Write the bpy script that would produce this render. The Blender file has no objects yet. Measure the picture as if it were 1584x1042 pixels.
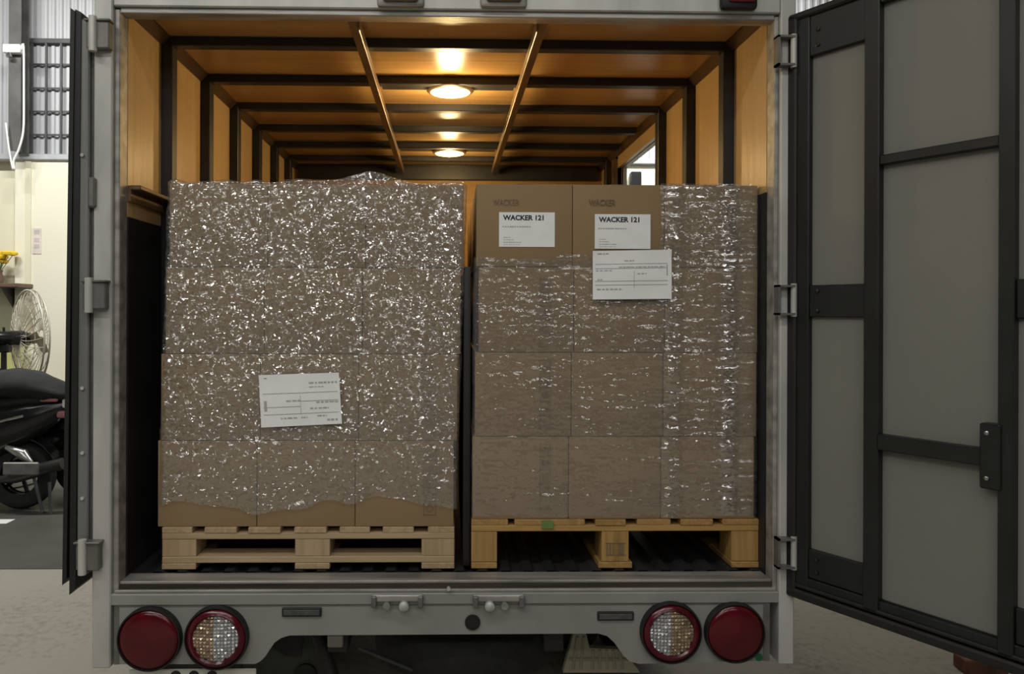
import bpy, bmesh, math, random
import numpy as np
from mathutils import Vector, Matrix

random.seed(7)
rng = np.random.default_rng(11)
scene = bpy.context.scene
C = scene.collection
PI = math.pi

# ------------------------------------------------------------------ camera
CAMZ, CAMD, F, YAW, ROLL = 1.60, 2.61, 1200.0, math.radians(1.15), math.radians(0.2)
PX0, PY0 = 716.0, 482.0
cam_d = bpy.data.cameras.new('camera')
cam = bpy.data.objects.new('camera', cam_d)
C.objects.link(cam)
cam.location = (0, -CAMD, CAMZ)
cam.rotation_mode = 'XYZ'
cam.matrix_world = (Matrix.Translation((0, -CAMD, CAMZ)) @ Matrix.Rotation(-YAW, 4, 'Z')
                    @ Matrix.Rotation(PI / 2, 4, 'X') @ Matrix.Rotation(ROLL, 4, 'Z'))
cam_d.sensor_width = 36.0
cam_d.lens = 36.0 * F / 1584.0
cam_d.shift_x = (792.0 - PX0) / 1584.0
cam_d.shift_y = (PY0 - 521.0) / 1584.0
cam_d.clip_start = 0.05
scene.camera = cam

def ray(px, py):
    a, b = (px - PX0) / F, -(py - PY0) / F
    c, s = math.cos(ROLL), math.sin(ROLL)
    a, b = a * c - b * s, a * s + b * c
    # forward (sin, cos), right (cos, -sin)
    return (math.sin(YAW) + a * math.cos(YAW), math.cos(YAW) - a * math.sin(YAW), b)

def P(px, py, Y):                       # photo point -> place on the plane y = Y
    d = ray(px, py); t = (Y + CAMD) / d[1]
    return Vector((d[0] * t, Y, CAMZ + d[2] * t))

def PZ(px, py, z):                      # photo point -> place on a level plane
    d = ray(px, py); t = (z - CAMZ) / d[2]
    return Vector((d[0] * t, -CAMD + d[1] * t, z))

# ------------------------------------------------------------------ world, lights, exposure
w = bpy.data.worlds.new('hall_air'); scene.world = w; w.use_nodes = True
w.node_tree.nodes['Background'].inputs[0].default_value = (0.75, 0.85, 1.0, 1)
w.node_tree.nodes['Background'].inputs[1].default_value = 0.035
scene.view_settings.view_transform = 'Standard'
scene.view_settings.look = 'None'
scene.view_settings.exposure = 0.0
scene.view_settings.gamma = 1.0
scene.view_settings.use_curve_mapping = False

def tube_light(loc, rz, watts, length=1.25, width=0.07, col=(1.0, 0.97, 0.90), aim=None):
    l = bpy.data.lights.new('hall_tube_light', 'AREA')
    l.shape = 'RECTANGLE'; l.size = length; l.size_y = width
    l.energy = watts; l.color = col
    o = bpy.data.objects.new('hall_tube_light', l); C.objects.link(o)
    o.location = loc
    if aim is None:
        o.rotation_euler = (0, 0, rz)
    else:
        o.rotation_euler = (Vector(aim) - Vector(loc)).to_track_quat('-Z', 'Y').to_euler()
    return o
# rows of ceiling tubes over the loading bay (behind the photographer) and over the far aisle
for (x, y, z, rz, e) in [(-1.9, -2.3, 4.1, 0.0, 20), (-0.3, -2.2, 4.1, 0.0, 16), (1.2, -2.4, 4.1, 0.0, 10),
                         (-2.9, -1.6, 4.1, 0.0, 14), (-1.0, -4.0, 4.1, 0.0, 15), (1.0, -4.0, 4.1, 0.0, 8)]:
    tube_light((x, y, z), rz, e * 1.25, width=0.16)
for (x, y, e) in [(-3.6, -6.4, 22), (-1.6, -6.4, 22), (0.4, -6.4, 18), (2.4, -6.4, 18), (-3.6, -8.6, 26), (-1.2, -8.6, 26), (1.2, -8.6, 26), (3.4, -8.6, 26)]:
    tube_light((x, y, 4.1), 0.0, e * 1.15, width=0.22)
for (x, y, z, e) in [(-4.9, 3.0, 5.4, 130), (-2.9, 3.0, 5.4, 150), (-5.0, -0.4, 5.0, 25)]:
    tube_light((x, y, z), 0.0, e, aim=(x, y + 1.6, 2.6))
tube_light((2.7, 4.9, 5.2), 0.0, 190, aim=(2.3, 6.4, 3.2))  # unseen lamp added to brighten the wall beyond the side opening

# ------------------------------------------------------------------ materials
def new_mat(name):
    m = bpy.data.materials.new(name); m.use_nodes = True
    nt = m.node_tree
    return m, nt, nt.nodes['Principled BSDF']

def mat(name, col, rough=0.6, metal=0.0, var=0.12, scale=6.0, stretch=(1, 1, 1), bump=0.0, bscale=40.0, rvar=0.0, spec=0.5, detail=4.0):
    m, nt, b = new_mat(name)
    n, l = nt.nodes, nt.links
    b.inputs['Roughness'].default_value = rough
    b.inputs['Metallic'].default_value = metal
    b.inputs['Specular IOR Level'].default_value = spec
    tc = n.new('ShaderNodeTexCoord'); mp = n.new('ShaderNodeMapping')
    mp.inputs['Scale'].default_value = stretch
    l.new(tc.outputs['Object'], mp.inputs[0])
    nz = n.new('ShaderNodeTexNoise'); nz.inputs['Scale'].default_value = scale; nz.inputs['Detail'].default_value = detail
    l.new(mp.outputs[0], nz.inputs['Vector'])
    cr = n.new('ShaderNodeValToRGB')
    c = np.array(col)
    cr.color_ramp.elements[0].position = 0.3; cr.color_ramp.elements[1].position = 0.7
    cr.color_ramp.elements[0].color = (*np.clip(c * (1 - var), 0, 1), 1)
    cr.color_ramp.elements[1].color = (*np.clip(c * (1 + var), 0, 1), 1)
    l.new(nz.outputs['Fac'], cr.inputs[0]); l.new(cr.outputs[0], b.inputs['Base Color'])
    if rvar:
        mr = n.new('ShaderNodeMapRange'); mr.inputs['To Min'].default_value = max(0.02, rough - rvar); mr.inputs['To Max'].default_value = rough + rvar
        l.new(nz.outputs['Fac'], mr.inputs['Value']); l.new(mr.outputs[0], b.inputs['Roughness'])
    if bump:
        nb = n.new('ShaderNodeTexNoise'); nb.inputs['Scale'].default_value = bscale; nb.inputs['Detail'].default_value = 3
        l.new(mp.outputs[0], nb.inputs['Vector'])
        bp = n.new('ShaderNodeBump'); bp.inputs['Strength'].default_value = bump; bp.inputs['Distance'].default_value = 0.01
        l.new(nb.outputs['Fac'], bp.inputs['Height']); l.new(bp.outputs[0], b.inputs['Normal'])
    return m

def wood(name, col, dark, scale=5.0, axis='X', rough=0.65, spec=0.5):
    m, nt, b = new_mat(name); n, l = nt.nodes, nt.links
    b.inputs['Specular IOR Level'].default_value = spec
    b.inputs['Roughness'].default_value = rough
    tc = n.new('ShaderNodeTexCoord'); mp = n.new('ShaderNodeMapping')
    s = {'X': (0.5, 9, 9), 'Y': (9, 0.5, 9), 'Z': (9, 9, 0.5)}[axis]
    mp.inputs['Scale'].default_value = s
    l.new(tc.outputs['Object'], mp.inputs[0])
    nz = n.new('ShaderNodeTexNoise'); nz.inputs['Scale'].default_value = scale; nz.inputs['Detail'].default_value = 6; nz.inputs['Distortion'].default_value = 1.2
    l.new(mp.outputs[0], nz.inputs['Vector'])
    n2 = n.new('ShaderNodeTexNoise'); n2.inputs['Scale'].default_value = 2.6
    l.new(tc.outputs['Object'], n2.inputs['Vector'])
    ad = n.new('ShaderNodeMath'); ad.operation = 'ADD'
    ml = n.new('ShaderNodeMath'); ml.operation = 'MULTIPLY'; ml.inputs[1].default_value = 0.5
    l.new(n2.outputs['Fac'], ml.inputs[0]); l.new(nz.outputs['Fac'], ad.inputs[0]); l.new(ml.outputs[0], ad.inputs[1])
    cr = n.new('ShaderNodeValToRGB')
    cr.color_ramp.elements[0].position = 0.48; cr.color_ramp.elements[1].position = 0.95
    cr.color_ramp.elements[0].color = (*dark, 1); cr.color_ramp.elements[1].color = (*col, 1)
    l.new(ad.outputs[0], cr.inputs[0]); l.new(cr.outputs[0], b.inputs['Base Color'])
    bp = n.new('ShaderNodeBump'); bp.inputs['Strength'].default_value = 0.25; bp.inputs['Distance'].default_value = 0.004
    l.new(nz.outputs['Fac'], bp.inputs['Height']); l.new(bp.outputs[0], b.inputs['Normal'])
    return m

def emit_mat(name, col, strength):
    m, nt, b = new_mat(name)
    b.inputs['Base Color'].default_value = (*col, 1)
    b.inputs['Emission Color'].default_value = (*col, 1)
    b.inputs['Emission Strength'].default_value = strength
    return m

M = {}
M['paint'] = mat('grey_truck_paint', (0.255, 0.26, 0.243), 0.42, 0.0, 0.10, 5, (1, 1, 0.5), 0.05, 30, 0.1)  # darker than the posts, putting the downward light falloff into the colour
M['alu'] = mat('dull_aluminium', (0.49, 0.49, 0.465), 0.42, 0.2, 0.18, 9, (1, 1, 0.3), 0.05, 40, 0.12)  # raised above the paint for the same falloff of light
M['alu_dirty'] = mat('dirty_aluminium', (0.34, 0.33, 0.31), 0.45, 0.45, 0.35, 7, (0.4, 3, 3), 0.1, 50, 0.15)
M['grime'] = mat('grimy_channel', (0.045, 0.038, 0.027), 0.7, 0.1, 0.7, 6, (0.25, 4, 4), 0.2, 60)
M['door_edge'] = mat('grey_door_edge', (0.20, 0.205, 0.195), 0.45, 0.2, 0.25, 7, (3, 1, 0.25))
M['hinge'] = mat('grey_hinge_steel', (0.17, 0.165, 0.155), 0.45, 0.4, 0.2, 20)
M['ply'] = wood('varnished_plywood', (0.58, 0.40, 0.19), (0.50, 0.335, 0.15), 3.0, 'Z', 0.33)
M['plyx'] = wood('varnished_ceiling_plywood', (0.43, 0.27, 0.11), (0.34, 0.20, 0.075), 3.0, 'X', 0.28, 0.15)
M['black_steel'] = mat('black_painted_steel', (0.013, 0.013, 0.015), 0.42, 0.0, 0.3, 10)
M['brown_steel'] = mat('brown_angle_bar', (0.16, 0.10, 0.055), 0.38, 0.3, 0.3, 9, (1, 0.4, 1))
M['dark_trim'] = mat('dark_brown_corner_trim', (0.075, 0.045, 0.025), 0.4, 0.2, 0.3, 9, (1, 0.4, 1))
M['kick'] = mat('black_kick_board', (0.012, 0.013, 0.014), 0.5, 0.0, 0.4, 4)
M['floor_steel'] = mat('dark_ribbed_floor', (0.035, 0.036, 0.038), 0.42, 0.3, 0.4, 8, (1, 0.3, 1))
M['door_black'] = mat('door_frame_black', (0.011, 0.012, 0.012), 0.40, 0.0, 0.3, 9)
M['rubber'] = mat('black_rubber', (0.010, 0.010, 0.010), 0.55, 0.0, 0.3, 12)
M['door_panel'] = mat('grey_door_panel', (0.19, 0.19, 0.168), 0.5, 0.0, 0.05, 2.0)
M['carton'] = mat('brown_cardboard', (0.30, 0.205, 0.112), 0.8, 0.0, 0.05, 3, (1, 1, 1), 0.04, 120, spec=0.2)
M['tape'] = mat('clear_brown_tape', (0.40, 0.29, 0.17), 0.3, 0.0, 0.05, 4)
M['print'] = mat('brown_carton_print', (0.20, 0.135, 0.08), 0.8, 0.0, 0.1, 30)
M['ink'] = mat('dark_label_ink', (0.03, 0.03, 0.045), 0.7, 0, 0.1, 20)
M['faint_ink'] = mat('grey_label_print', (0.42, 0.43, 0.44), 0.7, 0, 0.15, 60)
M['paper'] = mat('white_label_paper', (0.88, 0.90, 0.90), 0.45, 0, 0.03, 20)
M['pine'] = wood('pale_pine', (0.50, 0.38, 0.23), (0.35, 0.25, 0.135), 4.0, 'X')
M['pine_end'] = wood('pale_pine_block', (0.48, 0.36, 0.215), (0.35, 0.24, 0.135), 3.0, 'Z')
M['pine_y'] = wood('pale_pine_lengthwise', (0.48, 0.36, 0.215), (0.34, 0.23, 0.13), 4.0, 'Y')
M['spruce'] = wood('yellow_spruce', (0.47, 0.29, 0.095), (0.29, 0.16, 0.045), 4.0, 'X')
M['spruce_end'] = wood('yellow_spruce_block', (0.47, 0.29, 0.095), (0.25, 0.135, 0.038), 3.0, 'Z')
M['spruce_y'] = wood('yellow_spruce_lengthwise', (0.44, 0.27, 0.09), (0.26, 0.145, 0.04), 4.0, 'Y')
M['green_paint'] = mat('green_paint_mark', (0.13, 0.21, 0.05), 0.6)
M['foam'] = mat('black_foam_board', (0.012, 0.012, 0.016), 0.6, 0, 0.4, 12, (1, 1, 0.3))
M['red_lens'] = mat('red_lamp_lens', (0.085, 0.002, 0.007), 0.18, 0, 0.25, 12)
M['red_rim'] = mat('dark_red_lens_rim', (0.08, 0.002, 0.010), 0.2, 0, 0.3, 14)
M['clear_lens'] = mat('clear_prism_lens', (0.42, 0.42, 0.42), 0.2, 0.4, 0.25, 50)
M['amber_lens'] = mat('amber_prism_lens', (0.30, 0.22, 0.15), 0.2, 0.4, 0.25, 50)
M['marker_red'] = mat('red_marker_lens', (0.30, 0.02, 0.055), 0.12, 0, 0.2, 30)
M['reflector'] = mat('dark_reflector_strip', (0.06, 0.065, 0.06), 0.35, 0, 0.4, 40)
M['green_dot'] = mat('green_sticker', (0.006, 0.12, 0.04), 0.5)
M['tyre'] = mat('tyre_rubber', (0.016, 0.016, 0.017), 0.75, 0, 0.3, 20, bump=0.3, bscale=40)
M['chassis'] = mat('chassis_black', (0.022, 0.022, 0.022), 0.6, 0.1, 0.4, 8)
M['flap'] = mat('olive_mud_flap', (0.075, 0.078, 0.060), 0.7, 0, 0.25, 6)
M['pale_ribbed'] = mat('pale_cream', (0.42, 0.40, 0.29), 0.6, 0, 0.15, 10)
M['plate'] = mat('white_number_plate', (0.60, 0.60, 0.53), 0.4, 0, 0.04, 10)
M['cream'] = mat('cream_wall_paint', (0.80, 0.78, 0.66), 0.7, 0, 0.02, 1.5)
M['cream_shaded'] = mat('cream_wall_paint_shaded', (0.72, 0.70, 0.55), 0.7, 0, 0.02, 1.5)  # darker copy of the cream, carrying the shade of the recess
M['sheet'] = mat('galvanised_sheet', (0.47, 0.49, 0.52), 0.5, 0.3, 0.08, 2, (3, 3, 0.2))
M['steel_grey'] = mat('grey_structural_steel', (0.10, 0.10, 0.10), 0.5, 0.2, 0.25, 5)
M['grille'] = mat('grey_grille_bar', (0.07, 0.075, 0.08), 0.5, 0.2, 0.15, 10)
M['white_plastic'] = mat('white_plastic', (0.75, 0.76, 0.76), 0.4, 0, 0.03, 10)
M['fan_beige'] = mat('beige_fan_plastic', (0.42, 0.38, 0.28), 0.45, 0, 0.05, 10)
M['fan_wire'] = mat('grey_fan_wire', (0.48, 0.46, 0.38), 0.4, 0.2, 0.05, 10)
M['gloss_black'] = mat('gloss_black_plastic', (0.012, 0.012, 0.013), 0.22, 0, 0.3, 8)
M['cloth_black'] = mat('black_cloth', (0.008, 0.009, 0.011), 0.8, 0, 0.4, 15)
M['pink'] = mat('faded_pink_lens', (0.42, 0.17, 0.20), 0.35)
M['chrome'] = mat('dull_chrome', (0.45, 0.45, 0.44), 0.25, 0.9, 0.1, 10)
M['shelf'] = mat('brown_shelf_board', (0.14, 0.085, 0.065), 0.5)
M['yellow'] = mat('yellow_petals', (0.75, 0.52, 0.03), 0.6)
M['leaf'] = mat('green_leaf', (0.10, 0.13, 0.04), 0.6)
M['lime'] = mat('lime_plastic', (0.55, 0.58, 0.22), 0.5)
M['notice'] = mat('faded_notice_paper', (0.66, 0.60, 0.56), 0.6)
M['notice_print'] = mat('faded_notice_print', (0.50, 0.45, 0.46), 0.6)
M['brick'] = mat('dark_red_brick', (0.15, 0.06, 0.04), 0.8, 0, 0.3, 20, bump=0.4)
M['lamp_base'] = mat('dark_lamp_base', (0.05, 0.03, 0.02), 0.4)
M['lamp_glow'] = emit_mat('warm_lamp_lens', (1.0, 0.56, 0.10), 11.0)
M['lamp_core'] = emit_mat('warm_lamp_core', (1.0, 0.80, 0.42), 40.0)

# concrete floor: pale in the bay, a darker area at the far left
def floor_mat():
    m, nt, b = new_mat('hall_floor_concrete'); n, l = nt.nodes, nt.links
    tc = n.new('ShaderNodeTexCoord')
    n1 = n.new('ShaderNodeTexNoise'); n1.inputs['Scale'].default_value = 1.7; n1.inputs['Detail'].default_value = 8
    n2 = n.new('ShaderNodeTexNoise'); n2.inputs['Scale'].default_value = 26; n2.inputs['Detail'].default_value = 6
    l.new(tc.outputs['Object'], n1.inputs['Vector']); l.new(tc.outputs['Object'], n2.inputs['Vector'])
    mx = n.new('ShaderNodeMath'); mx.operation = 'ADD'; l.new(n1.outputs['Fac'], mx.inputs[0]); l.new(n2.outputs['Fac'], mx.inputs[1])
    cr = n.new('ShaderNodeValToRGB'); cr.color_ramp.elements[0].position = 0.55; cr.color_ramp.elements[1].position = 1.45
    cr.color_ramp.elements[0].color = (0.145, 0.132, 0.10, 1); cr.color_ramp.elements[1].color = (0.28, 0.265, 0.222, 1)
    l.new(mx.outputs[0], cr.inputs[0]); l.new(cr.outputs[0], b.inputs['Base Color'])
    b.inputs['Roughness'].default_value = 0.75
    bp = n.new('ShaderNodeBump'); bp.inputs['Strength'].default_value = 0.3; bp.inputs['Distance'].default_value = 0.01
    l.new(n2.outputs['Fac'], bp.inputs['Height']); l.new(bp.outputs[0], b.inputs['Normal'])
    return m
M['concrete'] = floor_mat()
M['dark_floor'] = mat('dark_floor_area', (0.055, 0.055, 0.048), 0.6, 0, 0.2, 3)

def film_mat(name, haze, gloss, rough, cell1, cell2, tilt, patch):
    m, nt, b = new_mat(name); n, l = nt.nodes, nt.links
    n.remove(b); out = n['Material Output']
    tc = n.new('ShaderNodeTexCoord')
    def math_(op, a, b_):
        q = n.new('ShaderNodeVectorMath'); q.operation = op
        for k, v in enumerate((a, b_)):
            if isinstance(v, tuple): q.inputs[k].default_value = v
            else: l.new(v, q.inputs[k])
        return q.outputs[0]
    def scaled(v, f):
        q = n.new('ShaderNodeVectorMath'); q.operation = 'SCALE'; l.new(v, q.inputs[0])
        if isinstance(f, float): q.inputs['Scale'].default_value = f
        else: l.new(f, q.inputs['Scale'])
        return q.outputs[0]
    wob = n.new('ShaderNodeTexNoise'); wob.inputs['Scale'].default_value = 45; wob.inputs['Detail'].default_value = 2
    l.new(tc.outputs['Object'], wob.inputs['Vector'])
    co = math_('ADD', tc.outputs['Object'], scaled(math_('SUBTRACT', wob.outputs['Color'], (.5, .5, .5)), .035))
    def facets(sc):                     # every crinkle is a small flat facet with its own tilt
        mp = n.new('ShaderNodeMapping'); mp.inputs['Scale'].default_value = sc
        l.new(co, mp.inputs[0])
        v = n.new('ShaderNodeTexVoronoi'); v.inputs['Scale'].default_value = 1.0
        l.new(mp.outputs[0], v.inputs['Vector'])
        return math_('SUBTRACT', v.outputs['Color'], (.5, .5, .5))
    f = math_('ADD', facets(cell1), scaled(facets(cell2), .7))
    pn = n.new('ShaderNodeTexNoise'); pn.inputs['Scale'].default_value = 5.5; pn.inputs['Detail'].default_value = 3
    l.new(tc.outputs['Object'], pn.inputs['Vector'])
    pr = n.new('ShaderNodeMapRange'); pr.inputs['From Min'].default_value = .32; pr.inputs['From Max'].default_value = .68
    pr.inputs['To Min'].default_value = tilt * patch; pr.inputs['To Max'].default_value = tilt
    l.new(pn.outputs['Fac'], pr.inputs['Value'])
    at_ = n.new('ShaderNodeAttribute'); at_.attribute_name = 'crinkle'
    cm = n.new('ShaderNodeMath'); cm.operation = 'MULTIPLY'; l.new(pr.outputs[0], cm.inputs[0]); l.new(at_.outputs['Fac'], cm.inputs[1])
    ge = n.new('ShaderNodeNewGeometry')
    nrm = n.new('ShaderNodeVectorMath'); nrm.operation = 'NORMALIZE'
    l.new(math_('ADD', ge.outputs['Normal'], scaled(f, cm.outputs[0])), nrm.inputs[0])
    tr = n.new('ShaderNodeBsdfTransparent'); tr.inputs[0].default_value = (0.96, 0.96, 0.96, 1)
    df = n.new('ShaderNodeBsdfDiffuse'); df.inputs[0].default_value = (0.62, 0.63, 0.64, 1)
    gl = n.new('ShaderNodeBsdfGlossy'); gl.inputs['Color'].default_value = (0.97, 0.98, 1, 1); gl.inputs['Roughness'].default_value = rough
    l.new(nrm.outputs[0], gl.inputs['Normal']); l.new(nrm.outputs[0], df.inputs['Normal'])
    m1 = n.new('ShaderNodeMixShader'); m1.inputs[0].default_value = haze; l.new(tr.outputs[0], m1.inputs[1]); l.new(df.outputs[0], m1.inputs[2])
    m2 = n.new('ShaderNodeMixShader')
    la = n.new('ShaderNodeAttribute'); la.attribute_name = 'layers'      # folded over film reflects more
    lm = n.new('ShaderNodeMath'); lm.operation = 'MULTIPLY'; lm.inputs[1].default_value = gloss; lm.use_clamp = True
    l.new(la.outputs['Fac'], lm.inputs[0]); l.new(lm.outputs[0], m2.inputs[0])
    l.new(m1.outputs[0], m2.inputs[1]); l.new(gl.outputs[0], m2.inputs[2]); l.new(m2.outputs[0], out.inputs['Surface'])
    return m
M['film_a'] = film_mat('crinkled_stretch_film', 0.10, 0.185, 0.13, (75, 60, 120), (150, 90, 200), 0.95, 0.55)
M['film_b'] = film_mat('tight_stretch_film', 0.085, 0.135, 0.13, (24, 60, 190), (110, 90, 170), 0.80, 0.45)

# ------------------------------------------------------------------ mesh helpers
class MB:
    def __init__(s): s.bm = bmesh.new()
    def box(s, x0, x1, y0, y1, z0, z1, bev=0.0, seg=1, mtx=None):
        r = bmesh.ops.create_cube(s.bm, size=1.0)
        vs = r['verts']
        for v in vs:
            v.co = Vector((x0 + (v.co.x + .5) * (x1 - x0), y0 + (v.co.y + .5) * (y1 - y0), z0 + (v.co.z + .5) * (z1 - z0)))
        if mtx is not None:
            for v in vs: v.co = mtx @ v.co
        if bev > 0:
            es = {e for v in vs for e in v.link_edges}
            bmesh.ops.bevel(s.bm, geom=list(es), offset=bev, segments=seg, profile=0.5, affect='EDGES')
        return s
    def prism(s, pts, y0, y1):           # outline in (x, z), thickness along y
        a = [s.bm.verts.new((x, y0, z)) for x, z in pts]
        b = [s.bm.verts.new((x, y1, z)) for x, z in pts]
        n = len(pts)
        s.bm.faces.new(a); s.bm.faces.new(b[::-1])
        for i in range(n):
            s.bm.faces.new((a[(i + 1) % n], a[i], b[i], b[(i + 1) % n]))
        return s
    def lathe(s, prof, c, axis='Y', n=32, cap=True):   # prof: (radius, along axis)
        rings = []
        for r, h in prof:
            ring = []
            for i in range(n):
                t = 2 * PI * i / n; a, b = r * math.cos(t), r * math.sin(t)
                p = {'X': (h, a, b), 'Y': (a, h, b), 'Z': (a, b, h)}[axis]
                ring.append(s.bm.verts.new((c[0] + p[0], c[1] + p[1], c[2] + p[2])))
            rings.append(ring)
        for k in range(len(rings) - 1):
            for i in range(n):
                j = (i + 1) % n
                s.bm.faces.new((rings[k][i], rings[k][j], rings[k + 1][j], rings[k + 1][i]))
        if cap:
            if prof[0][0] > 1e-4: s.bm.faces.new(rings[0])
            if prof[-1][0] > 1e-4: s.bm.faces.new(rings[-1])
        return s
    def tube(s, path, r, n=8, closed=False, radii=None):
        path = [Vector(p) for p in path]; N = len(path); rings = []
        up = None
        for i, p in enumerate(path):
            if closed: d = path[(i + 1) % N] - path[i - 1]
            else: d = path[min(i + 1, N - 1)] - path[max(i - 1, 0)]
            d.normalize()
            if up is None:
                up = Vector((0, 0, 1)) if abs(d.z) < .9 else Vector((1, 0, 0))
            e1 = d.cross(up); 
            if e1.length < 1e-4: e1 = d.orthogonal()
            e1.normalize(); e2 = e1.cross(d).normalized(); up = e2
            rr = radii[i] if radii else r
            rings.append([s.bm.verts.new(p + rr * (math.cos(2 * PI * k / n) * e1 + math.sin(2 * PI * k / n) * e2)) for k in range(n)])
        m = N if closed else N - 1
        for i in range(m):
            A, B = rings[i], rings[(i + 1) % N]
            for k in range(n):
                s.bm.faces.new((A[k], A[(k + 1) % n], B[(k + 1) % n], B[k]))
        if not closed:
            s.bm.faces.new(rings[0]); s.bm.faces.new(rings[-1])
        return s
    def loft(s, rings, cap=True):        # rings of equal length point lists
        R = [[s.bm.verts.new(p) for p in r] for r in rings]
        n = len(R[0])
        for i in range(len(R) - 1):
            for k in range(n):
                s.bm.faces.new((R[i][k], R[i][(k + 1) % n], R[i + 1][(k + 1) % n], R[i + 1][k]))
        if cap: s.bm.faces.new(R[0]); s.bm.faces.new(R[-1])
        return s
    def xf(s, f):
        for v in s.bm.verts: v.co = Vector(f(v.co))
        return s
    def mesh(s, name, m, smooth=None):
        bmesh.ops.recalc_face_normals(s.bm, faces=s.bm.faces[:])
        me = bpy.data.meshes.new(name); s.bm.to_mesh(me); s.bm.free()
        me.materials.append(m)
        if smooth is not None:
            me.shade_smooth() if smooth >= 180 else smooth_by_angle(me, smooth)
        return me
    def build(s, name, m, parent=None, smooth=None):
        return link(name, s.mesh(name, m, smooth), parent)

def smooth_by_angle(me, deg):
    me.shade_smooth()
    bm = bmesh.new(); bm.from_mesh(me)
    lim = math.radians(deg)
    for e in bm.edges:
        e.smooth = not (len(e.link_faces) == 2 and e.calc_face_angle(0) > lim)
    bm.to_mesh(me); bm.free()

def wloc(o):
    v = Vector((0, 0, 0))
    while o is not None:
        v += o.location; o = o.parent
    return v
def link(name, me, parent=None):         # vertices are world positions
    o = bpy.data.objects.new(name, me); C.objects.link(o)
    if parent is not None:
        o.parent = parent; o.location = -wloc(parent)
    return o
def tag(o, label=None, cat=None, group=None, kind=None):
    if label: o['label'] = label
    if cat: o['category'] = cat
    if group: o['group'] = group
    if kind: o['kind'] = kind
    return o
def thing(name, label, cat, loc=(0, 0, 0), group=None):
    o = bpy.data.objects.new(name, None); C.objects.link(o); o.location = loc
    o.empty_display_size = 0.1
    return tag(o, label, cat, group)
def copy_tree(o, parent=None):
    c = o.copy(); C.objects.link(c); c.parent = parent
    for ch in [x for x in bpy.data.objects if x.parent == o]:
        copy_tree(ch, c)
    return c
def text_mesh(body, size, bold=0.0):
    cu = bpy.data.curves.new('lettering', 'FONT'); cu.body = body; cu.size = size; cu.offset = bold
    cu.align_x = 'LEFT'; cu.align_y = 'CENTER'; cu.extrude = 0.0004; cu.resolution_u = 3
    o = bpy.data.objects.new('lettering', cu); C.objects.link(o)
    bpy.context.view_layer.update()
    me = bpy.data.meshes.new_from_object(o.evaluated_get(bpy.context.evaluated_depsgraph_get()))
    bpy.data.objects.remove(o); bpy.data.curves.remove(cu)
    return me
def text_part(body, x, y, z, width, height, m, name, parent, bold=0.0, vertical=False):
    me = text_mesh(body, 1.0, bold)
    co = np.array([v.co[:] for v in me.vertices])
    mn, mx_ = co.min(0), co.max(0)
    for v in me.vertices:
        u = (v.co.x - mn[0]) / (mx_[0] - mn[0]) * width; t = (v.co.y - mn[1]) / (mx_[1] - mn[1]) * height
        if vertical: v.co = Vector((x + height - t, y - v.co.z, z + u)) if False else Vector((x + t * -1 + height, y, z + u))
        else: v.co = Vector((x + u, y - (0.0004 if v.co.z > 0 else 0), z + t))
    me.materials.clear(); me.materials.append(m)
    return link(name, me, parent)

# ------------------------------------------------------------------ the hall
WY = 6.4                                 # far wall
def struct(o): o['kind'] = 'structure'; return o
struct(MB().box(-9, 9, -9, 9, -0.1, 0.0).build('floor', M['concrete']))
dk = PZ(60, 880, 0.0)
fl2 = MB().box(-8.9, -1.35, dk.y, WY, 0.0, 0.004).build('floor_dark_area', M['dark_floor']); struct(fl2)
ln = PZ(0, 806, 0.006)
MB().box(ln.x - 1.2, ln.x + 0.08, ln.y - .06, ln.y + .06, 0.004, 0.006).build('floor_line', M['white_plastic'], fl2)
zt = P(70, 250, WY).z                    # top of the rendered wall
struct(MB().box(-9, 9, WY, WY + .2, 0, zt).build('wall_back', M['cream_shaded']))
# plastered pier; the recessed wall behind has its shade in the colour
px_l = P(23, 400, WY - .12).x
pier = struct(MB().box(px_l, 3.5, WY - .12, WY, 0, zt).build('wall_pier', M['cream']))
MB().box(P(38, 400, WY - .14).x, P(47, 400, WY - .14).x, WY - .135, WY - .12, 0, zt - .02).build('pier_shade_strip', M['cream_shaded'], pier)  # darker strip drawn for the shade line on the pier
# folded sheet cladding above
prof = []; x = -9.0; pitch = 0.085
while x < 9.0:
    prof += [(x, 0), (x + pitch * .35, 0), (x + pitch * .5, -.018), (x + pitch * .85, -.018)]; x += pitch
vs = [(px, WY - .02 + d, zt) for px, d in prof] + [(px, WY - .02 + d, 7.5) for px, d in prof]
n = len(prof)
me = bpy.data.meshes.new('cladding'); me.from_pydata(vs, [], [(i, i + 1, n + i + 1, n + i) for i in range(n - 1)]); me.materials.append(M['sheet'])
clad = struct(link('wall_cladding', me))
struct(MB().box(-9, 9, WY - .16, WY + .05, zt - .01, zt + .06, .01).build('trim_1', M['sheet']))
struct(MB().box(-9.2, -9, -9, WY + .2, 0, 7.5).build('wall_left', M['cream']))
struct(MB().box(9, 9.2, -9, WY + .2, 0, 7.5).build('wall_right', M['cream']))

# steel column (I section) on top of the wall
cx0, cx1 = P(18, 100, WY - .3).x, P(37, 100, WY - .3).x
col = struct(MB().box(cx0, cx1, WY - .36, WY - .345, 0.0, 7.4).box(cx0, cx1, WY - .20, WY - .185, 0.0, 7.4)
             .box((cx0 + cx1) / 2 - .008, (cx0 + cx1) / 2 + .008, WY - .345, WY - .20, 0.0, 7.4).xf(lambda v: (v.x, v.y, max(v.z, zt + .05))).build('column', M['steel_grey']))
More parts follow.
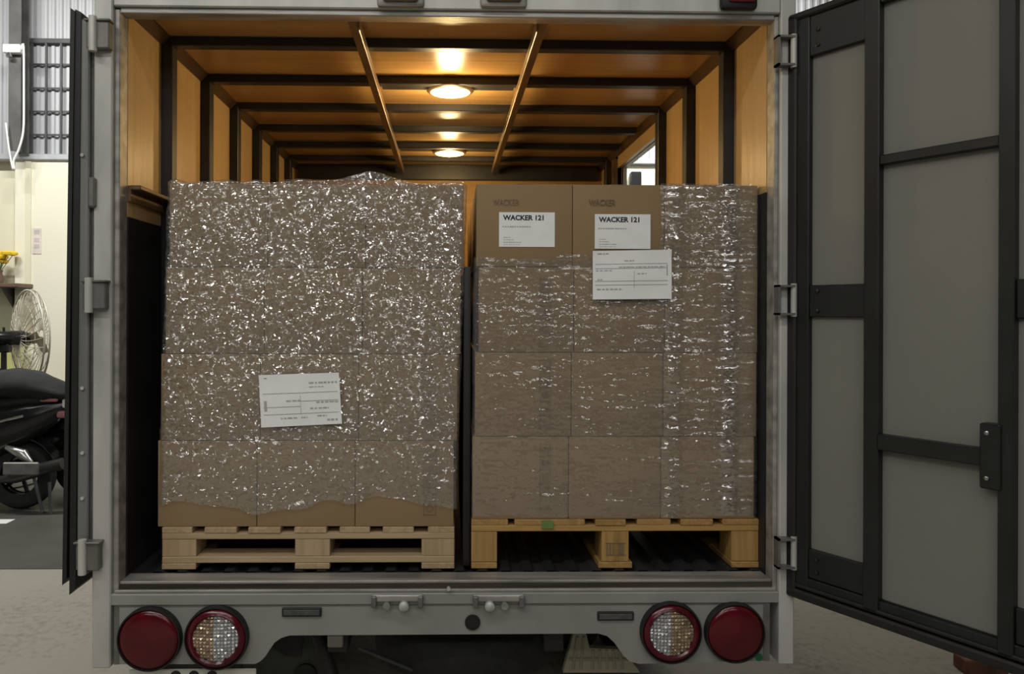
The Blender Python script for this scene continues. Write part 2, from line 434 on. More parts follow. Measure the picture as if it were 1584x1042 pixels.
# welded window grille
gz1, gz0 = P(60, 60, WY - .08).z, P(60, 246, WY - .08).z
gx0, gx1 = P(38, 100, WY - .08).x, P(150, 100, WY - .08).x
gr = thing('window_grille', 'grey welded window grille in front of the ribbed sheet wall', 'grille', ((gx0 + gx1) / 2, WY - .08, gz0))
MB().box(gx0, gx1, WY - .10, WY - .06, gz1 - .05, gz1).box(gx0, gx1, WY - .10, WY - .06, gz0, gz0 + .04).box(gx0, gx0 + .06, WY - .10, WY - .06, gz0, gz1).box(gx1 - .06, gx1, WY - .10, WY - .06, gz0, gz1).build('frame', M['grille'], gr)
for pxb in (50, 72, 95, 118, 140):
    xb = P(pxb, 100, WY - .08).x
    MB().box(xb - .011, xb + .011, WY - .095, WY - .075, gz0 + .03, gz1 - .03).build('bar', M['grille'], gr)
for pyb in (99, 136, 172, 208):
    zb = P(60, pyb, WY - .08).z
    MB().box(gx0 + .03, gx1 - .03, WY - .075, WY - .058, zb - .010, zb + .010).build('crossbar', M['grille'], gr)
# emergency lamp on the column with its cable
lp = P(20, 76, WY - .42)
el = thing('wall_lamp', 'small white lamp box fixed to the dark steel column', 'lamp', lp)
MB().box(lp.x - .10, lp.x + .09, lp.y - .03, lp.y + .055, lp.z - .045, lp.z + .05, .012, 2).build('body', M['white_plastic'], el)
MB().lathe([(.02, 0), (.035, -.04), (.03, -.05)], (lp.x - .03, lp.y - .02, lp.z - .045), 'Z', 16).build('lens', M['chrome'], el)
def cable(pts, r, name, m, label):
    P_ = [P(a, b, WY - .42) for a, b in pts]
    out = []
    for i in range(len(P_) - 1):
        for k in range(5):
            out.append(P_[i].lerp(P_[i + 1], k / 5))
    out.append(P_[-1])
    for _ in range(4):
        out = [out[0]] + [(out[i - 1] + out[i] * 2 + out[i + 1]) / 4 for i in range(1, len(out) - 1)] + [out[-1]]
    tag(MB().tube(out, r, 6).build(name, m, None, 180), label, 'cable')
cable([(32, 78), (37, 60), (37, 150), (37, 205), (28, 235), (20, 248), (22, 262)], .012, 'cable', M['white_plastic'], 'white cable hanging in a loop down the steel column')
cable([(9, 190), (13, 225), (17, 248), (20, 262)], .011, 'cable', M['white_plastic'], 'short white cable left of the steel column, joining the loop')
# notice
nl = P(57, 372, WY - .125)
nt_ = MB().box(nl.x - .05, nl.x + .05, nl.y - .002, nl.y + .003, nl.z - .15, nl.z + .14).build('paper_notice', M['notice'])
tag(nt_, 'small faded paper notice stuck on the cream wall', 'notice')
for dz in (.07, -.02, -.09):
    MB().box(nl.x - .03, nl.x + .03, nl.y - .003, nl.y - .002, nl.z + dz, nl.z + dz + .05).build('print', M['notice_print'], nt_)
# switch box seen through the side opening of the truck
sb = P(980, 278, WY - .1)
bx = thing('switch_box', 'dark switch box with conduit seen through the truck side opening', 'switch box', sb)
MB().box(sb.x - .05, sb.x + .07, sb.y - .10, sb.y + .10, sb.z - .4, sb.z + .08, .01).build('housing', M['black_steel'], bx)
MB().tube([(sb.x - .085, sb.y, sb.z - .5), (sb.x - .085, sb.y, sb.z - .02)], .022).build('conduit', M['grille'], bx)
MB().box(sb.x - .05, sb.x + .07, sb.y - .02, WY, sb.z - .3, sb.z - .25).build('bracket', M['grille'], bx)

# shelf with flowers
sp = P(34, 441, WY - .35)
sh = thing('wall_shelf', 'brown shelf board on the cream wall behind the fan', 'shelf', (sp.x - .5, WY - .1, sp.z))
MB().box(sp.x - 1.2, sp.x, WY - .42, WY, sp.z - .025, sp.z + .02, .008).build('board', M['shelf'], sh)
for dx in (-.25, -.95):
    MB().prism([(0, 0), (.30, 0), (0, -.28)], -.012, .012).xf(lambda v, dx=dx: (sp.x + dx + v.y, WY - v.x, sp.z - .025 + v.z)).build('bracket', M['steel_grey'], sh)
fp = P(-2, 438, WY - .25)
vase = thing('flower_vase', 'yellow flowers in a dark vase standing on the brown shelf', 'flowers', (fp.x, WY - .25, sp.z + .02))
MB().lathe([(.04, 0), (.055, .05), (.035, .12), (.045, .15)], (fp.x, WY - .25, sp.z + .02), 'Z', 16).build('vase', M['shelf'], vase, 40)
for i in range(9):
    a, r_ = i * 2.4, .03 + .045 * (i % 3)
    top = Vector((fp.x + r_ * math.cos(a) + .02, WY - .25 + r_ * math.sin(a), sp.z + .30 + .05 * math.sin(i * 1.7)))
    MB().tube([(fp.x, WY - .25, sp.z + .13), top], .004, 5).build('stem', M['leaf'], vase)
    mb = MB().lathe([(.012, -.01), (.05, .0), (.055, .025), (.025, .045)], top, 'Z', 9)
    mb.build('flower', M['yellow'], vase, 60)
# lime cabinet behind the fan
lc = P(20, 532, 5.9)
lk = thing('storage_cabinet', 'pale lime plastic cabinet with dark lid behind the fan', 'cabinet', (lc.x - .35, 5.9, 0))
MB().box(lc.x - .75, lc.x, 5.75, 6.15, .06, lc.z - .03, .015).build('body', M['lime'], lk)
MB().box(lc.x - .77, lc.x + .02, 5.73, 6.17, lc.z - .03, lc.z, .01).build('lid', M['leaf'], lk)
MB().box(lc.x - .73, lc.x - .02, 5.78, 6.12, 0.004, .06).build('plinth', M['black_steel'], lk)

# ---- pedestal fan
FY = 4.75
fc = P(50, 522, FY)
fan = thing('pedestal_fan', 'beige pedestal fan with wire cage and black motor by the wall', 'fan', (fc.x - .17, FY, 0.004))
ang = math.radians(46)
fd = Vector((math.cos(ang), math.sin(ang), 0.0)); fs = Vector((-fd.y, fd.x, 0)); fu = Vector((0, 0, 1))
R = 0.445
def fpt(u, r, t): return fc + fd * u + (fs * math.cos(t) + fu * math.sin(t)) * r
for k, u in enumerate((-.045, .0)):
    MB().tube([fpt(u, R, 2 * PI * i / 40) for i in range(40)], .010, 6, True).build('cage_rim', M['fan_wire'], fan, 180)
cg = MB()
for side in (-1, 1):
    for i in range(30):
        t = 2 * PI * i / 30
        cg.tube([fpt(side * (.10 - .085 * (q / 5) ** 2.5) - .02, .07 + (R - .07) * q / 5, t + side * .05 * q) for q in range(6)], .0035, 4)
    for rr in (.18, .32):
        cg.tube([fpt(side * (.10 - .085 * (rr / R) ** 2.5) - .02, rr, 2 * PI * i / 30) for i in range(30)], .0035, 4, True)
o = cg.build('cage_wires', M['fan_wire'], fan); o['kind'] = 'stuff'
for b_ in range(3):
    t0 = b_ * 2 * PI / 3 + 1.2
    rings = []
    for q in range(7):
        r = .05 + (.36) * q / 6; wd = .24 + .5 * math.sin(PI * min(1, q / 5.0)) * .5 + .1
        pts = []
        for s_ in range(6):
            f_ = s_ / 5 - .5; pts.append(fpt(-.02 + f_ * .07, r, t0 + f_ * wd * (1.5 if q < 5 else 1.2)))
        pts2 = [p + fd * .006 for p in pts[::-1]]
        rings.append(pts + pts2)
    MB().loft(rings).build('blade', M['fan_beige'], fan, 40)
MB().tube([fpt(-.02, 0, 0), fpt(.05, 0, 0)], .055, 20).build('hub', M['fan_beige'], fan, 40)
mc = fc - fd * .24
MB().tube([fc - fd * .03, fc - fd * .08, fc - fd * .30, fc - fd * .36], .07, 20, radii=[.045, .068, .068, .05]).build('motor', M['gloss_black'], fan, 40)
MB().tube([mc + Vector((0, 0, .05)), mc + Vector((0, 0, .10))], .012, 8).build('oscillation_knob', M['gloss_black'], fan)
pb = Vector((mc.x - .0, mc.y, 0))
MB().tube([(pb.x, pb.y, .03), (pb.x, pb.y, 1.0), (pb.x, pb.y, mc.z - .05)], .024, 12, radii=[.03, .026, .024]).build('pole', M['black_steel'], fan, 40)
MB().box(pb.x - .06, pb.x + .06, pb.y - .04, pb.y + .04, mc.z - .13, mc.z - .05, .012).build('neck', M['gloss_black'], fan)
MB().lathe([(.27, .004), (.27, .02), (.22, .04), (.04, .06)], (pb.x, pb.y, 0), 'Z', 32).build('base', M['gloss_black'], fan, 40)

# ---- scooter (rear half in view, front to the left)
SY = 3.72
ra = P(34, 735, SY); WR = 0.27
sx = ra.x
scb = thing('scooter', 'black motor scooter parked left of the truck, tail towards the truck', 'scooter', (sx - .5, SY, 0.004))
def wheel(cx, nm_parent):
    t_ = MB().lathe([(.15, -.05), (.21, -.06), (.25, -.05), (WR, -.02), (WR, .02), (.25, .05), (.21, .06), (.15, .05)], (cx, SY, WR + .004), 'Y', 36, False).build('tyre', M['tyre'], nm_parent, 40)
    rm = MB().lathe([(.165, -.045), (.155, -.03), (.155, .03), (.165, .045)], (cx, SY, WR + .004), 'Y', 36, False)
    rm.lathe([(.04, -.06), (.04, .06)], (cx, SY, WR + .004), 'Y', 16)
    for k in range(5):
        t = k * 2 * PI / 5
        rm.tube([(cx + .03 * math.cos(t), SY, WR + .03 * math.sin(t)), (cx + .16 * math.cos(t), SY, WR + .16 * math.sin(t))], .016, 6)
    rm.build('rim', M['gloss_black'], t_, 40)
wheel(sx, scb); wheel(sx - 1.24, scb)
def body_ring(x, zc_, hz, hw, n=14):
    return [(x, SY + hw * math.copysign(abs(math.cos(2 * PI * i / n)) ** .7, math.cos(2 * PI * i / n)),
             zc_ + hz * math.copysign(abs(math.sin(2 * PI * i / n)) ** .7, math.sin(2 * PI * i / n))) for i in range(n)]
MB().loft([body_ring(sx + .40, .86, .035, .05), body_ring(sx + .30, .80, .09, .10), body_ring(sx + .1, .72, .17, .15), body_ring(sx - .15, .64, .22, .17),
           body_ring(sx - .38, .56, .22, .17), body_ring(sx - .48, .50, .18, .14)]).build('body_panel', M['gloss_black'], scb, 50)
MB().loft([body_ring(sx - .42, .34, .05, .15), body_ring(sx - .6, .30, .045, .16), body_ring(sx - .85, .31, .05, .15), body_ring(sx - .95, .40, .06, .13)]).build('footboard', M['gloss_black'], scb, 50)
MB().loft([body_ring(sx - .90, .36, .10, .10), body_ring(sx - .98, .60, .24, .20), body_ring(sx - 1.06, .80, .18, .18), body_ring(sx - 1.10, .92, .05, .10)]).build('leg_shield', M['gloss_black'], scb, 50)
MB().loft([body_ring(sx + .36, .90, .02, .08), body_ring(sx + .25, .90, .045, .12), body_ring(sx - .1, .86, .05, .14), body_ring(sx - .4, .80, .05, .13), body_ring(sx - .48, .78, .02, .09)]).build('seat', M['cloth_black'], scb, 60)
MB().tube([(sx - 1.24, SY - .06, WR), (sx - 1.10, SY - .06, .70), (sx - 1.02, SY, .98), (sx - .98, SY, 1.08)], .025, 10).build('fork', M['chrome'], scb, 60)
hb = MB().tube([(sx - .93, SY - .34, 1.06), (sx - .99, SY - .15, 1.08), (sx - .99, SY + .15, 1.08), (sx - .93, SY + .34, 1.06)], .018, 10).build('handlebar', M['gloss_black'], scb, 60)
for q in (-1, 1):
    MB().tube([(sx - .94, SY + q * .22, 1.07), (sx - .96, SY + q * .26, 1.24)], .008, 6).lathe([(.01, -.012), (.055, -.008), (.055, .008), (.01, .012)], (sx - .96, SY + q * .28, 1.27), 'X', 16).build('mirror', M['gloss_black'], hb, 50)
MB().tube([(sx - .3, SY - .17, .30), (sx - .05, SY - .17, .27), (sx + .05, SY - .18, .30), (sx + .42, SY - .19, .40)], .05, 14, radii=[.022, .028, .055, .048]).build('exhaust', M['black_steel'], scb, 50)
MB().box(sx - .02, sx + .26, SY - .245, SY - .225, .32, .42, .01).build('exhaust_shield', M['hinge'], scb)
mg = [(sx + (.31) * math.cos(t), SY, WR + .31 * math.sin(t)) for t in np.linspace(.25, 2.2, 12)]
MB().loft([[(p[0], SY - .07, p[2]), (p[0], SY + .07, p[2]), (p[0] * 1 , SY + .07, p[2] + .012), (p[0], SY - .07, p[2] + .012)] for p in mg]).build('rear_fender', M['gloss_black'], scb)
MB().box(sx + .31, sx + .46, SY - .09, SY + .09, .74, .80, .02, 2).build('tail_lamp', M['pink'], scb)
MB().box(sx + .20, sx + .34, SY - .125, SY - .10, .875, .93, .01).build('side_lamp', M['pink'], scb)
MB().box(sx + .36, sx + .47, SY - .10, SY + .10, .82, .93, .02, 2).build('grab_box', M['white_plastic'], scb)
MB().box(sx + .42, sx + .44, SY - .09, SY + .09, .52, .68, .003).build('plate', M['white_plastic'], scb)
MB().tube([(sx - .04, SY - .15, .52), (sx + .10, SY - .17, .47), (sx + .16, SY - .16, .40)], .04, 10, radii=[.02, .045, .02]).build('shock_absorber', M['chrome'], scb, 50)
MB().tube([(sx + .18, SY - .16, .28), (sx + .27, SY - .2, .02), (sx + .33, SY - .2, .014), (sx + .30, SY - .16, .25)], .013, 8).build('stand', M['grille'], scb, 50)
MB().tube([(sx - .45, SY - .17, .66), (sx - .2, SY - .18, .70), (sx + .1, SY - .165, .77)], .012, 8).build('side_trim', M['chrome'], scb, 50)
sc2 = copy_tree(scb)
sc2.location = (scb.location.x + .33, scb.location.y + .40, scb.location.z)
tag(sc2, 'second black motor scooter behind the nearer one with the jacket')
tag(scb, 'nearer black motor scooter with a jacket heaped on its seat')
# jacket heaped over the seat
jr = []
for i, (dx, zt_, hw) in enumerate([(-.62, .88, .05), (-.5, .97, .2), (-.3, 1.06, .22), (-.1, 1.10, .22), (.08, 1.09, .20), (.22, 1.04, .18), (.36, .98, .14), (.46, .93, .05)]):
    ring = []
    for k in range(20):
        t = 2 * PI * k / 20; wv = 1 + .10 * math.sin(3 * t + i * 1.7) + .07 * math.sin(5 * t + i)
        ring.append((sx + dx + .02 * math.sin(4 * t + i), SY + hw * math.cos(t) * wv, (zt_ + .90) / 2 + (zt_ - .90 + .06) / 2 * math.sin(t) * wv))
    jr.append(ring)
jk = MB().loft(jr).build('jacket', M['cloth_black'], None, 60)
tag(jk, 'black jacket heaped on the seat of the scooter', 'jacket')

# small brick under the open right door
bp_ = PZ(1495, 1016, .06)
bk = MB().box(bp_.x - .03, bp_.x + .16, bp_.y - .05, bp_.y + .05, 0, .065, .006).build('brick', M['brick'])
tag(bk, 'dark red brick lying on the ground under the open right door', 'brick')

# ------------------------------------------------------------------ the truck
XL, XR = P(187, 400, 0).x, P(1195, 400, 0).x
ZB = P(480, 880, .10).z                    # bed
ZT = P(690, 26, 0).z                       # underside of the header
ZC = CAMZ + 1.043                          # ceiling
OXL, OXR = P(150, 450, 0).x, P(1224, 450, 0).x
YB = 2.95
truck = thing('box_truck', 'grey box truck with open rear doors and a lit plywood-lined cargo box', 'truck', (0, 0, 0))
T = truck
z_sillb = P(690, 914, -.02).z; z_beamb = P(690, 935, -.02).z; z_bump = P(300, 1026, -.02).z
# rear frame
MB().box(OXL, XL - .018, -.03, .06, z_bump - .01, ZT + .4, .004).build('rear_post', M['alu'], T)
MB().box(XR + .014, OXR, -.03, .06, z_bump - .01, ZT + .4, .004).build('rear_post', M['alu'], T)
MB().box(XL - .018, XL, -.012, .05, z_sillb - .01, ZT + .01, .003).build('post_trim', M['alu_dirty'], T)
MB().box(XR, XR + .014, -.012, .05, z_sillb - .01, ZT + .01, .003).build('post_trim', M['alu_dirty'], T)
MB().box(XL - .018, XR + .014, -.025, .06, ZT + .015, ZT + .4, .004).build('header', M['alu'], T)
MB().box(XL, XR, -.012, .045, ZT - .004, ZT + .016, .003).build('header_trim', M['alu_dirty'], T)
# sill: flat top strip, grimy channel, beam
MB().box(XL, XR, .0, .085, ZB - .016, ZB - .006, .002).build('sill_plate', M['alu_dirty'], T)
MB().box(XL, XR, -.006, .03, z_sillb + .002, ZB - .016).build('sill_channel', M['grime'], T)
MB().box(XL - .01, XR + .006, -.020, -.006, z_sillb - .004, z_sillb + .006, .002).build('sill_lip', M['alu_dirty'], T)
MB().box(XL - .018, XR + .014, -.028, .06, z_beamb + .004, z_sillb - .004, .003).build('rear_beam', M['paint'], T)
# bumper board with the cut-out underneath
bl, br = P(178, 980, -.02).x, P(1190, 980, -.02).x
zu = P(690, 984, -.02).z
def bxp(px, py): p = P(px, py, -.02); return (p.x, p.z)
out = [(bl, z_beamb), (bl, z_bump)]
lft = [(395, 1026), (403, 1022), (411, 1014), (418, 1003), (425, 993), (435, 986), (448, 982)]
rgt = [(925, 979), (939, 983), (950, 993), (957, 1003), (964, 1013), (974, 1022), (988, 1026)]
out += [bxp(*q) for q in lft] + [bxp(*q) for q in rgt] + [(br, z_bump), (br, z_beamb)]
MB().prism(out, -.022, .03).build('bumper_board', M['paint'], T)
MB().box(bl - .002, bl + .014, -.018, -.0, z_bump, z_beamb).xf(lambda v: (v.x, v.y - .006, v.z)).build('bumper_end_gap', M['hinge'], T)
MB().box(br - .022, br + .0, -.018, -.0, z_bump, z_beamb).xf(lambda v: (v.x, v.y - .006, v.z)).build('bumper_end_gap', M['hinge'], T)
MB().box(bl, br, -.024, -.018, z_beamb - .001, z_beamb + .004).build('beam_joint', M['hinge'], T)
gd = P(1174, 1016, -.024)
MB().lathe([(.013, 0), (.013, -.0015)], gd, 'Y', 20).build('green_dot', M['green_dot'], T)
hl = P(731, 962, -.024)
h_ = MB().lathe([(.026, 0), (.026, -.003), (.021, -.003), (.020, .006)], hl, 'Y', 28, True).build('socket_hole', M['rubber'], T)
for (px, py, wpx) in ((467, 946, 60), (952, 952, 56)):
    c = P(px, py, -.024); hw = wpx / 459 / 2
    rf = MB().box(c.x - hw, c.x + hw, -.030, -.020, c.z - .0145, c.z + .0145, .002).build('reflector', M['rubber'], T)
    MB().box(c.x - hw + .006, c.x + hw - .006, -.0325, -.029, c.z - .009, c.z + .009, .001).build('reflector_lens', M['reflector'], rf)
# round lamps
def tail_lamp(px, py, rpx, kind, amber_left=True):
    c = P(px, py, -.022); r = rpx / 459
    rim = MB().lathe([(r, .0), (r, -.022), (r * .98, -.028), (r * .95, -.028), (r * .93, -.02)], c, 'Y', 48, False).build('tail_lamp', M['rubber'], T, 40)
    if kind == 'red':
        pr = [(r * .94, -.018)]
        for q in range(9):
            rr = r * (.90 - .86 * q / 8)
            pr += [(rr, -.026 - .014 * (q / 8) ** .6)]
        pr += [(.0006, -.041)]
        MB().lathe(pr, c, 'Y', 48).build('lens', M['red_lens'], rim, 60)
    else:
        MB().lathe([(r * .94, -.016), (r * .90, -.028), (r * .77, -.034), (r * .715, -.028)], c, 'Y', 48, False).build('red_rim', M['red_rim'], rim, 60)
        ri = r * .715; N = 13; d = 2 * ri / N
        for half in (0, 1):
            mb = MB(); bm = mb.bm
            for i in range(N):
                for j in range(N):
                    x = -ri + (i + .5) * d; z = -ri + (j + .5) * d
                    if (x < 0) != (half == 0) or math.hypot(x, z) > ri * .99: continue
                    y = -.024 - .012 * (1 - (x * x + z * z) / ri ** 2)
                    q = [bm.verts.new((c.x + x + sx_ * d / 2, c.y + y, c.z + z + sz_ * d / 2)) for sx_, sz_ in ((-1, -1), (1, -1), (1, 1), (-1, 1))]
                    t = bm.verts.new((c.x + x + random.uniform(-.2, .2) * d, c.y + y - d * random.uniform(.2, .45), c.z + z + random.uniform(-.2, .2) * d))
                    for k in range(4): bm.faces.new((q[k], q[(k + 1) % 4], t))
            amb = (half == 0) == amber_left
            mb.build('amber_lens' if amb else 'clear_lens', M['amber_lens'] if amb else M['clear_lens'], rim)
        MB().lathe([(ri, -.018), (.001, -.02)], c, 'Y', 32, False).build('lamp_reflector', M['amber_lens'], rim)
tail_lamp(234, 985, 48, 'red'); tail_lamp(337, 983, 48, 'clear', True)
tail_lamp(1036, 975, 47, 'clear', False); tail_lamp(1134, 975, 46, 'red')
# top marker lamps
for px in (620, 779):
    c = P(px, 0, -.03); base = MB().box(c.x - .078, c.x + .078, -.045, -.02, c.z - .028, c.z + .05, .012, 2).build('marker_lamp', M['alu_dirty'], T, 40)
    MB().box(c.x - .060, c.x + .060, -.062, -.043, c.z - .013, c.z + .04, .010, 2).build('lens', M['hinge'], base, 40)
    MB().box(c.x - .012, c.x + .026, -.066, -.060, c.z - .007, c.z + .03, .004).build('bulb_window', M['clear_lens'], base)
c = P(1141, -6, -.03)
base = MB().box(c.x - .062, c.x + .062, -.055, -.02, c.z - .050, c.z + .05, .014, 2).build('marker_lamp', M['rubber'], T, 40)
MB().box(c.x - .040, c.x + .052, -.070, -.050, c.z - .030, c.z + .04, .010, 2).build('lens', M['marker_red'], base, 40)
# door bar keepers on the beam
for px in (615, 771):
    c = P(px, 928, -.03)
    k = MB().box(c.x - .085, c.x + .085, -.045, -.026, c.z - .002, c.z + .022, .004).build('bar_keeper', M['alu_dirty'], T)
    MB().box(c.x - .085, c.x - .068, -.055, -.026, c.z - .018, c.z + .020, .003).build('keeper_cheek', M['hinge'], k)
    MB().box(c.x + .068, c.x + .085, -.055, -.026, c.z - .018, c.z + .020, .003).build('keeper_cheek', M['hinge'], k)
    MB().lathe([(.016, 0), (.016, -.022), (.008, -.028)], (c.x + (.022 if px < 700 else -.03), -.036, c.z - .012), 'Y', 16).build('keeper_roller', M['alu'], k, 40)
    MB().lathe([(.012, 0), (.012, -.016)], (c.x - (.035 if px < 700 else -.02), -.036, c.z - .012), 'Y', 16).build('keeper_bolt', M['alu_dirty'], k, 40)
c = P(694, 909, -.03)
MB().lathe([(.006, 0), (.006, -.012)], c, 'Y', 12).build('bolt', M['alu'], T)

# shell outside
sk = M['alu']
MB().box(OXL + .005, XL - .03, .06, YB + .08, ZB - .12, ZC + .06).build('side_skin', sk, T)
YD0, YD1, ZD1 = 1.37, 2.40, CAMZ + .935
MB().box(XR + .03, OXR - .005, .06, YD0, ZB - .12, ZC + .06).box(XR + .03, OXR - .005, YD1, YB + .08, ZB - .12, ZC + .06).box(XR + .03, OXR - .005, YD0, YD1, ZD1, ZC + .06).box(XR + .03, OXR - .005, YD0, YD1, ZB - .12, ZB + .12).build('side_skin', sk, T)
MB().box(OXL + .005, OXR - .005, .06, YB + .08, ZC + .03, ZC + .07).build('roof_skin', sk, T)
MB().box(OXL + .005, OXR - .005, YB + .03, YB + .08, ZB - .12, ZC + .03).build('front_skin', sk, T)
MB().box(XL, XR, .06, YB + .03, ZB - .12, ZB - .03).build('bed_frame', M['chassis'], T)
# ribbed bed
prof = []; x = XL
while x < XR - .01:
    prof += [(x, 0), (x + .03, 0), (x + .042, -.016), (x + .068, -.016)]; x += .08
prof.append((XR, 0))
n = len(prof)
vs = [(a, .085, ZB - .002 + d) for a, d in prof] + [(a, YB, ZB - .002 + d) for a, d in prof]
me = bpy.data.meshes.new('bed'); me.from_pydata(vs, [], [(i, i + 1, n + i + 1, n + i) for i in range(n - 1)]); me.materials.append(M['floor_steel'])
link('ribbed_bed', me, T)

# plywood, pillars, ribs
RY = [.356, .825, 1.285, 1.735, 2.17, 2.58]
edges = [.05] + RY + [YB]
zk = P(193, 334, .03).z
rail_z = P(193, 284, .02).z
for side in (-1, 1):
    xw = XL if side < 0 else XR
    xo = xw + side * .022
    for i in range(len(edges) - 1):
        y0, y1 = edges[i] + .004, edges[i + 1] - .004
        if side > 0 and i in (3, 4):
            if i == 3: MB().box(min(xw, xo), max(xw, xo), YD0 - .06, YD1 + .06, ZD1, ZC).build('plywood_panel', M['ply'], T)
            continue
        if side > 0 and i == 5: y0 = YD1 + .0
        MB().box(min(xw, xo), max(xw, xo), y0, y1, zk, ZC).build('plywood_panel', M['ply'], T)
    for y in RY:
        if side > 0 and YD0 < y < YD1: continue
        MB().box(min(xw, xw - side * .042), max(xw, xw - side * .042), y, y + .058, ZB, ZC - .01, .003).build('pillar', M['black_steel'], T)
    # lower black boards
    if side < 0:
        MB().box(xo, xw + .004, .05, YB, ZB, zk).build('kick_board', M['kick'], T)
    else:
        MB().box(xw - .004, xo, .05, YD0, ZB, rail_z - .01).build('kick_board', M['kick'], T)
        MB().box(xw - .004, xo, YD1, YB, ZB, zk).build('kick_board', M['kick'], T)
    # rail
    if side < 0:
        for i in range(len(edges) - 1):
            y0, y1 = edges[i] + (0 if i == 0 else .058), edges[i + 1]
            MB().box(xw, xw + .045, y0, y1, rail_z - .016, rail_z, .003).box(xw, xw + .012, y0, y1, rail_z - .055, rail_z - .014).build('lashing_rail', M['brown_steel'], T)
    # corner cove
    MB().prism([(0, 0), (.034, 0), (.034, -.006), (.006, -.034), (0, -.034)], .05, YB).xf(lambda v, xw=xw, side=side: (xw - side * v.x, v.y, ZC + v.z)).build('corner_trim', M['dark_trim'], T)
# side opening frame
MB().box(XR - .03, XR + .035, YD1 - .0, YD1 + .05, ZB, ZC - .05).build('opening_jamb', M['brown_steel'], T)
MB().box(XR - .004, XR + .03, YD0 + .0, YD0 + .025, ZB, ZD1).build('opening_jamb', M['alu_dirty'], T)
for i in range(len(edges) - 1):
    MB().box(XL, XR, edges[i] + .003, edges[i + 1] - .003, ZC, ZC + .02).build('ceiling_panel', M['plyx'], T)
for y in RY:
    MB().box(XL + .04, XR - .04, y, y + .05, ZC - .036, ZC, .003).build('roof_rib', M['black_steel'], T)
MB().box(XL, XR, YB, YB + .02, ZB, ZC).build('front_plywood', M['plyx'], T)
MB().box(XL + .03, XR - .03, YB - .05, YB, ZC - .105, ZC, .003).build('front_top_beam', M['black_steel'], T)
for s_ in (-1, 1):
    b_ = MB().box(s_ * .325 - .021, s_ * .325 + .021, .06, 2.80, ZC - .048, ZC - .040, .002)
    b_.box(s_ * .325 + (.013 if s_ < 0 else -.021), s_ * .325 + (.021 if s_ < 0 else -.013), .06, 2.80, ZC - .078, ZC - .044, .002)
    b_.build('roof_bar', M['brown_steel'], T)
# ceiling lamps
for ly in (.93, 2.30):
    zc_ = ZC - .012
    MB().box(-.30, .30, ly - .03, ly + .03, zc_ - .012, zc_ + .012).build('lamp_crossplate', M['black_steel'], T)
    lb = MB().lathe([(.105, .0), (.108, -.012), (.098, -.02)], (0.01, ly, zc_ - .012), 'Z', 40).build('ceiling_lamp', M['lamp_base'], T, 40)
    MB().lathe([(.098, -.014), (.088, -.022), (.06, -.028), (.0008, -.030)], (0.01, ly, zc_ - .012), 'Z', 40).build('glowing_lens', M['lamp_glow'], lb, 60)
    MB().lathe([(.034, -.029), (.026, -.034), (.0008, -.036)], (0.01, ly, zc_ - .012), 'Z', 24).build('glowing_bulb', M['lamp_core'], lb, 60)
    l = bpy.data.lights.new('ceiling_lamp_light', 'POINT'); l.energy = 15.0 if ly < 2 else 9.0; l.color = (1.0, .70, .32); l.shadow_soft_size = .05
    lo = bpy.data.objects.new('ceiling_lamp_light', l); C.objects.link(lo); lo.location = (0.01, ly, zc_ - .125)

# hinges on the posts
for py in (82, 464, 852):
    c = P(1211, py, -.03)
    hg = MB().box(c.x - .030, c.x + .028, -.062, -.028, c.z + .043, c.z + .050).box(c.x - .030, c.x + .028, -.062, -.028, c.z - .050, c.z - .043).box(c.x - .030, c.x - .022, -.062, -.028, c.z - .05, c.z + .05)
    hg = hg.build('door_hinge', M['hinge'], T)
    MB().lathe([(.010, -.055), (.010, .055)], (c.x + .028, -.05, c.z), 'Z', 12).build('hinge_pin', M['alu'], hg, 40)
for px, py in ((156, 58), (150, 457), (140, 857)):
    c = P(px, py, -.03)
    hg = MB().box(c.x - .035, c.x + .040, -.060, -.028, c.z - .045, c.z + .045, .004).build('door_hinge', M['hinge'], T)
    MB().lathe([(.013, -.056), (.013, .058)], (c.x - .012, -.062, c.z), 'Z', 14).build('hinge_pin', M['alu'], hg, 40)
    MB().box(c.x - .040, c.x + .045, -.068, -.028, c.z + .043, c.z + .050, .002).build('hinge_lug', M['hinge'], hg)

# left door folded back along the side: its edge faces the camera
zd0, zd1 = P(110, 900, -.02).z, P(115, 22, -.02).z
dx0, dx1 = P(121, 450, -.03).x, P(138, 450, -.03).x
ld = MB().box(dx0, dx1, -.035, 1.05, zd0 + .03, zd1 - .02, .004).build('rear_door', M['door_edge'], T)
tag(ld, 'left rear door folded back along the truck side, seen edge on')
MB().box(dx1, OXL - .004, -.020, 1.05, zd0 + .05, zd1 - .04, .003).build('door_gap_strip', M['hinge'], ld)  # grey strip standing for the darker gap between door and post
def gasket(pt, pb, wd, y0, y1, nm):
    a = P(pt[0], pt[1], y0); b = P(pb[0], pb[1], y0)
    MB().prism([(a.x, a.z), (a.x + wd, a.z - .01), (b.x + wd, b.z + .02), (b.x, b.z)], y0, y1).build(nm, M['rubber'], ld)
gasket((109, 12), (96, 905), .014, -.045, 1.0, 'gasket')
gasket((116, 14), (107, 920), .020, -.040, 1.0, 'gasket')
c = P(145, 298, -.03)
MB().box(c.x - .014, c.x + .010, -.045, -.020, c.z - .05, c.z + .05, .006).build('door_grip', M['hinge'], ld)
for py in (240, 600, 700, 770):
    c = P(128, py, -.036); MB().lathe([(.006, 0), (.006, -.006)], c, 'Y', 10).build('rivet', M['alu'], ld)

